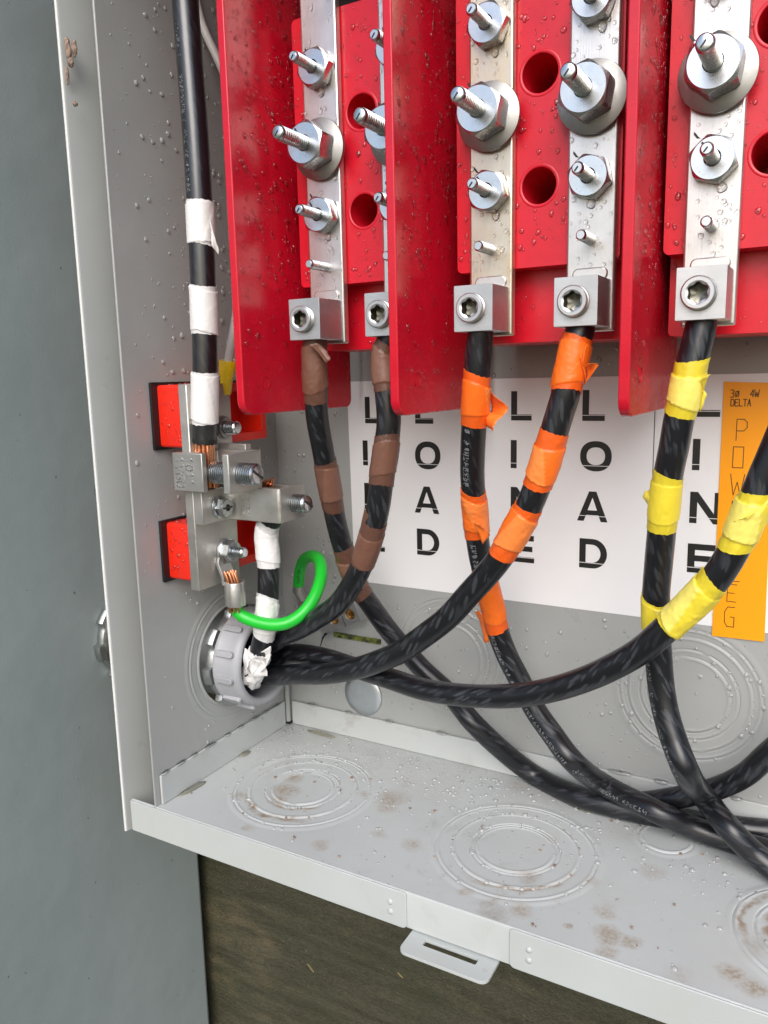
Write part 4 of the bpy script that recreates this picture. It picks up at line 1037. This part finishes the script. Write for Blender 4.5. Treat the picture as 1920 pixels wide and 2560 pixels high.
COLS = [('LINE', (913, 908, 912, 916), [(992, 1058), (1101, 1163), (1207, 1272), (1317, 1375)]),
        ('LOAD', (1038, 1038, 1037, 1043), [(992, 1059), (1103, 1172), (1215, 1281), (1321, 1386)]),
        ('LINE', (1278, 1277, 1277, 1279), [(978, 1051), (1100, 1170), (1217, 1288), (1336, 1403)]),
        ('LOAD', (1457, 1451, 1444, 1449), [(975, 1052), (1102, 1177), (1227, 1301), (1345, 1418)]),
        ('LINE', (1739, 1733, 1726, 1720), [(965, 1042), (1097, 1175), (1229, 1307), (1358, 1430)])]
WID = {'L': .0190, 'I': .0056, 'N': .0240, 'E': .0215, 'O': .0268, 'A': .0262, 'D': .0240}
yt = DL-.0003
for word, xs, yy in COLS:
    q = MB(); q2 = MB()
    for ch, x, (ya, yb) in zip(word, xs, yy):
        a, b = at(x, ya, Y=yt), at(x, yb, Y=yt); h = a.z-b.z
        bold(q, ch, min(a.x, b.x), b.z, WID[ch], h, lambda u, v: (u, yt, v))
        if ch == 'A':
            q2.add([(min(a.x, b.x)+u, yt-.00012, b.z+v) for u, v in HOLE], [(0, 1, 2)])
        q2.add([(min(a.x, b.x)-.001+u, yt-.00012, b.z+h*.17+v) for u, v in ((0, 0), (.030, 0), (.030, .0005), (0, .0005))], [(0, 1, 2, 3)])
    o = q.build('lettering', M['ink'], lab, smooth=None, recalc=False)
    pg = q2.build('print_gap', M['label'], o, smooth=None, recalc=False); pg['kind'] = 'stuff'
q = MB(); q.add([(at(1636, 1040, Y=yt).x+u, yt, v) for u, v in ((0, zb+.002), (.0006, zb+.002), (.0006, zt-.001), (0, zt-.001))], [(0, 1, 2, 3)])
q.build('print_line', M['ink'], lab, smooth=None, recalc=False)
ol = thing('orange_label', 'orange sticker reading POWER LEG over the white label at the right', 'label', (.43, D, .155))
c4p = [at(x, y, Y=DL-.0006) for x, y in ((1810, 954), (1780, 1589), (1911, 1604), (1941, 957))]
q = MB(); q.prism([(p.x, p.z) for p in c4p], DL-.0010, DL-.0005, lambda u, v, d: (u, d, v)).build('sheet', M['label_orange'], ol)
yo = DL-.0011
def txt(q_, ch, x, ya, yb, wpx, sw):
    a = at(x, ya, Y=yo); b = at(x, yb, Y=yo); w_ = at(x+wpx, yb, Y=yo).x-b.x
    put(q_, ch, b.x, b.z, w_, a.z-b.z, sw, lambda u, v, d: (u, yo+d, v), -.0001, .0001)
q = MB(); k = .3737
for ch, x, y0_, y1_, w_ in (('3', 1408, 870, 918, 24), ('o', 1442, 872, 912, 22), ('4', 1540, 870, 915, 24), ('W', 1568, 870, 915, 32)):
    txt(q, ch, 1300+x*k, 650+y0_*k, 650+y1_*k, w_*k, .0006)
for i, ch in enumerate('DELTA'): txt(q, ch, 1300+(1410+i*28)*k, 650+932*k, 650+977*k, 21*k, .0006)
q.build('lettering', M['ink'], ol, smooth=None)
q = MB()
for ch, x, ya, yb, w_ in (('P', 1840, 1048, 1101, 26), ('O', 1831, 1117, 1169, 26), ('W', 1824, 1185, 1237, 35), ('E', 1828, 1253, 1303, 25), ('R', 1825, 1320, 1369, 25), ('L', 1824, 1404, 1452, 24), ('E', 1817, 1460, 1503, 23), ('G', 1810, 1516, 1565, 24)):
    txt(q, ch, x, ya, yb, w_, .00055)
q.build('lettering', M['ink'], ol, smooth=None)

# plug and slot on the back wall
q = MB(); q.lathe([(.0225, -.0002), (.0225, -.0012), (.0218, -.0020), (.0150, -.0026), (.0005, -.0028)], 48, aY(.0985, D, .0500))
tag(q.build('hole_plug', M['steel_disc'], smooth=45), 'round galvanised plug in the back wall behind the cable bundle', 'plug')
q = MB(); q.prism(rrect(.0640, .1215, .1085, .1140, .001, 3), D-.0014, D-.0002, lambda u, v, d: (u, d, v)); q.build('mossy_slot', M['moss'], bw)
q = MB(); q.prism([(.0455, .0930), (.0490, .1050), (.0530, .1110), (.0560, .1105), (.0525, .1075), (.0495, .1030)], D-.0012, D-.0002, lambda u, v, d: (u, d, v)).build('cut_slit', M['ink'], bw)

# ================================================================== MUD CELLS ON THE FLANGE EDGE
md = thing('mud_nest', 'small brown mud lumps stuck on the front edge of the left wall near the top', 'mud lump', at(172, 130, Y=-.002))
for (x, y, rx, rz) in ((167, 107, .0022, .0045), (186, 120, .0026, .0065), (171, 128, .0030, .0060), (177, 156, .0030, .0035), (168, 190, .0012, .0070), (188, 259, .0020, .0022)):
    p = at(x, y, Y=-.0015); bm = bmesh.new(); bmesh.ops.create_icosphere(bm, subdivisions=3, radius=1)
    for v in bm.verts:
        d = 1+.35*N3(v.co.x*1.7+x, v.co.y*1.7, v.co.z*1.7)
        v.co = Vector((v.co.x*rx, v.co.y*.0018, v.co.z*rz))*d+p-md.location
    me = bpy.data.meshes.new('mud_lump'); bm.to_mesh(me); bm.free(); link('mud_lump', me, M['mud'], md, smooth=180)

# ================================================================== RAIN DROPS
def drops(name, items, parent, mat='water', flat=.66):
    """items: (point, normal, radius, stretch along world -Z tangent)"""
    vs = []; fs = []
    for p, n_, r, st_ in items:
        n_ = Vector(n_); dn = Vector((0, 0, -1)); dn = dn-n_*dn.dot(n_)
        if dn.length < .1: dn = Vector((1, 0, 0))
        dn.normalize(); sd_ = n_.cross(dn); seg = 9 if r < .0009 else 14
        b0 = len(vs); rot = random.uniform(0, 6.28); e1, e2 = random.uniform(-.12, .12), random.uniform(-.1, .1)
        for (hr, hh) in ((1.0, -.06), (1.0, .06), (.93, .30), (.72, .62), (.38, .88)):
            for i in range(seg):
                th = 2*PI*i/seg; wob = 1+e1*math.cos(2*th+rot)+e2*math.cos(3*th+rot)
                sag = 1+(st_-1)*.5*(1+math.cos(th))
                vs.append(Vector(p)+(dn*math.cos(th)*sag+sd_*math.sin(th))*r*hr*wob+n_*(r*flat*hh*(1+.25*(st_-1)*math.cos(th))))
        vs.append(Vector(p)+n_*r*flat*.97); top = len(vs)-1
        for j in range(4):
            for i in range(seg): fs.append((b0+j*seg+i, b0+j*seg+(i+1) % seg, b0+(j+1)*seg+(i+1) % seg, b0+(j+1)*seg+i))
        for i in range(seg): fs.append((b0+4*seg+i, b0+4*seg+(i+1) % seg, top))
    o = MB().add(vs, fs).build('water_drops', M[mat], parent, smooth=180, recalc=False)
    o['kind'] = 'stuff'
    return o
RD = random.Random(21)
def rad(lo, hi, k=2.6): return 1.16*(lo+(hi-lo)*RD.random()**k)
it = []
while len(it) < 900:                                         # left wall
    y, z = RD.uniform(.008, .2), RD.uniform(.03, .75)
    den = (.25+.75*min(1, max(0, (y-.02)/.09)))*(1 if z > .18 else .30)
    if RD.random() > den or (y-BY)**2+(z-BZ)**2 < .066**2: continue
    it.append(((0, y, z), (1, 0, 0), rad(.0005, .0021, 3), RD.uniform(1, 1.5)))
drops('d', it, left_wall, 'bead')
it = []
while len(it) < 600:                                         # back wall
    x, z = RD.uniform(.01, .52), RD.uniform(.028, .40)
    if .088 < x and .168 < z < .377: continue
    it.append(((x, D-.0001, z), (0, -1, 0), rad(.0005, .0021, 3), RD.uniform(1, 1.35)))
for cx, cz in ((.2, .1085), (.4186, .1096)):
    for k_ in range(50):
        a = RD.uniform(0, 6.28); r_ = RD.choice((.0335, .0400, .0505, .0575))
        it.append(((cx+r_*math.cos(a), D-.0008, cz+r_*math.sin(a)), (0, -1, 0), rad(.0006, .0019, 2.4), 1.15))
drops('d', it, bw, 'bead')
it = []
while len(it) < 1700:                                        # floor: fine beads, denser towards the back
    x, y = RD.uniform(.01, .62), RD.uniform(.012, .195)
    d_ = smooth_step(.06, .15, y)*(.35+.65*(1-smooth_step(.2, .5, x)))
    cl = .75+.5*N3(x*22, y*22, 3)
    if RD.random() > .05+d_*max(0, cl): continue
    it.append(((x, y, .0001), (0, 0, 1), rad(.0004, .0020, 5), 1))
for cx, cy in ((.0995, .0885), (.3085, .0885)):
    for k_ in range(60):
        a = RD.uniform(0, 6.28); r_ = RD.choice((.0357, .0515, .0645))
        it.append(((cx+r_*math.cos(a), cy+r_*math.sin(a), .0008), (0, 0, 1), rad(.0006, .0022, 2.5), 1))
drops('d', it, floor_, 'bead')
# long beads hanging on the upturned edges
it = []
def bead(p, n_, along, L, r, h):
    al = Vector(along).normalized(); n_ = Vector(n_); sd_ = n_.cross(al); vs = []; fs = []; seg = 18
    for hr, hh in ((1, -.05), (.98, .25), (.8, .65), (.42, .92)):
        for i in range(seg):
            th = 2*PI*i/seg; vs.append(Vector(p)+al*math.cos(th)*L*hr+sd_*math.sin(th)*r*hr*(1+.15*math.cos(2*th))+n_*h*hh)
    vs.append(Vector(p)+n_*h)
    for j in range(3):
        for i in range(seg): fs.append((j*seg+i, j*seg+(i+1) % seg, (j+1)*seg+(i+1) % seg, (j+1)*seg+i))
    for i in range(seg): fs.append((3*seg+i, 3*seg+(i+1) % seg, 12*seg//3 if False else 4*seg))
    return vs, fs
q = MB()
for y, L in ((.012, .006), (.032, .007), (.050, .005), (.072, .009), (.098, .005), (.118, .005), (.142, .006), (.160, .004), (.178, .005)):
    q.add(*bead((.0018, y, .0286), Vector((.5, 0, 1)).normalized(), (0, 1, 0), L, .0022, .0022))
for x, L in ((.034, .006), (.08, .004), (.13, .005), (.19, .006), (.25, .005), (.31, .006), (.365, .011), (.40, .006), (.43, .010), (.46, .005)):
    q.add(*bead((x, D-.0020, .0270), Vector((0, -.7, 1)).normalized(), (1, 0, 0), L, .0026, .0022))
o = q.build('water_beads', M['water'], floor_, smooth=180, recalc=False); o['kind'] = 'stuff'
q = MB()
for x, y, L, al in ((.050, .192, .019, (1, -.05, 0)), (.006, .040, .017, (.12, 1, 0)), (.0055, .118, .008, (0, 1, 0)), (.33, .176, .02, (1, -.4, 0))):
    q.add(*bead((x, y, .0002), (0, 0, 1), al, L, .0046, .0022))
o = q.build('standing_water', M['murky'], floor_, smooth=180, recalc=False); o['kind'] = 'stuff'
# red parts and metal bars
for k_, th_ in enumerate([o for o in bpy.data.objects if o.name.startswith('terminal_block')]):
    ch = [c for c in th_.children if c.name.startswith('front_plate')][0]
    off = (0, .1408, .2865)[k_]; it = []
    while len(it) < 620:
        x, z = RD.uniform(.122, .237), RD.uniform(.4545, .653)
        if min((x-.1822)**2+(z-c)**2 for c in (.5785, .5065)) < .0158**2: continue
        it.append(((x+off, .0872, z), (0, -1, 0), rad(.0004, .0018, 2.8), RD.uniform(1, 1.7)))
    o = drops('d', it, None); o.data.transform(Matrix.Translation(-wloc(ch))); o.parent = ch
    base = [c for c in th_.children if c.name.startswith('base')][0]; it = []
    while len(it) < 60:
        it.append(((RD.uniform(.124, .237)+off, .1063, RD.uniform(.404, .4505)), (0, -1, 0), rad(.0005, .0018, 2.6), RD.uniform(1, 1.5)))
    o = drops('d', it, None); o.data.transform(Matrix.Translation(-wloc(base))); o.parent = base
for k_, th_ in enumerate([o for o in bpy.data.objects if o.name.startswith('phase_barrier')]):
    ch = th_.children[0]; xx = (.1098, .1098+.1370, .1098+.2935)[k_]; it = []
    while len(it) < 900:
        y, z = RD.uniform(.024, .12), RD.uniform(.37, .72)
        if RD.random() > .25+.75*smooth_step(.39, .6, z) or RD.random() > .3+.7*max(0, .55+N3(y*30, z*12, k_)): continue
        it.append(((xx, y, z), (1, 0, 0), rad(.0004, .0018, 2.6), RD.uniform(1, 1.8)))
    o = drops('d', it, None); o.data.transform(Matrix.Translation(-wloc(ch))); o.parent = ch
for k_, th_ in enumerate(BARS):
    ch = [c for c in th_.children if c.name.startswith('bar')][0]; it = []; x0 = BX[k_]
    while len(it) < 220:
        x, z = RD.uniform(x0-.0145, x0+.0145), RD.uniform(.449, .72)
        if min((x-x0)**2+(z-c)**2-(.024 if c == ROWS[1] else .0145)**2 for c in ROWS) < 0: continue
        it.append(((x, BARY, z), (0, -1, 0), rad(.0003, .0017, 2.8), RD.uniform(1, 1.3)))
    for c in (ROWS[0], ROWS[2]):
        if RD.random() < .7: it.append(((x0+RD.uniform(-.004, .005), BARY, c-.0155), (0, -1, 0), .0030, 1.3))
    for _ in range(10):
        it.append(((x0+.0143, RD.uniform(.050, .078), RD.uniform(.410, .438)), (1, 0, 0), rad(.0003, .001), 1.2))
    o = drops('d', it, None); o.data.transform(Matrix.Translation(-wloc(ch))); o.parent = ch
for th_ in [o for o in bpy.data.objects if o.name.startswith('insulator_block')]:
    body = [c for c in th_.children if c.name.startswith('body')][0]; z0 = th_.location.z; it = []
    for _ in range(45): it.append(((RD.uniform(.006, .029), .0345, z0+RD.uniform(.004, .048)), (0, -1, 0), rad(.0004, .0015), 1.3))
    for _ in range(14): it.append(((RD.uniform(.006, .029), RD.uniform(.037, .07), z0+(.0535 if z0 > .3 else .051)), (0, 0, 1), rad(.001, .0026), 1))
    o = drops('d', it, None); o.data.transform(Matrix.Translation(-wloc(body))); o.parent = body

# ================================================================== GRIT ON THE FLOOR
q = MB()
RD = random.Random(5)
for k_ in range(90):
    x, y = RD.uniform(.01, .56), RD.uniform(.006, .19)
    if k_ % 3 == 0:
        cx = RD.choice((.0995, .3085)); a = RD.uniform(0, 6.28); r_ = RD.choice((.0357, .0515, .0645)); x, y = cx+r_*math.cos(a), .0885+r_*math.sin(a)
    r_ = .0004+.0016*RD.random()**3; n_ = RD.randint(5, 7); a0 = RD.uniform(0, 6)
    st_ = RD.uniform(.35, 1)
    base = [(x+r_*math.cos(a0)*math.cos(2*PI*i/n_)*RD.uniform(.7, 1.2)-r_*st_*math.sin(a0)*math.sin(2*PI*i/n_), y+r_*math.sin(a0)*math.cos(2*PI*i/n_)*RD.uniform(.7, 1.2)+r_*st_*math.cos(a0)*math.sin(2*PI*i/n_)) for i in range(n_)]
    q.prism(base, .0004, .0012+r_*.3, lambda u, v, d: (u, v, d))
o = q.build('grit', M['mud'], floor_, smooth=None); o['kind'] = 'stuff'
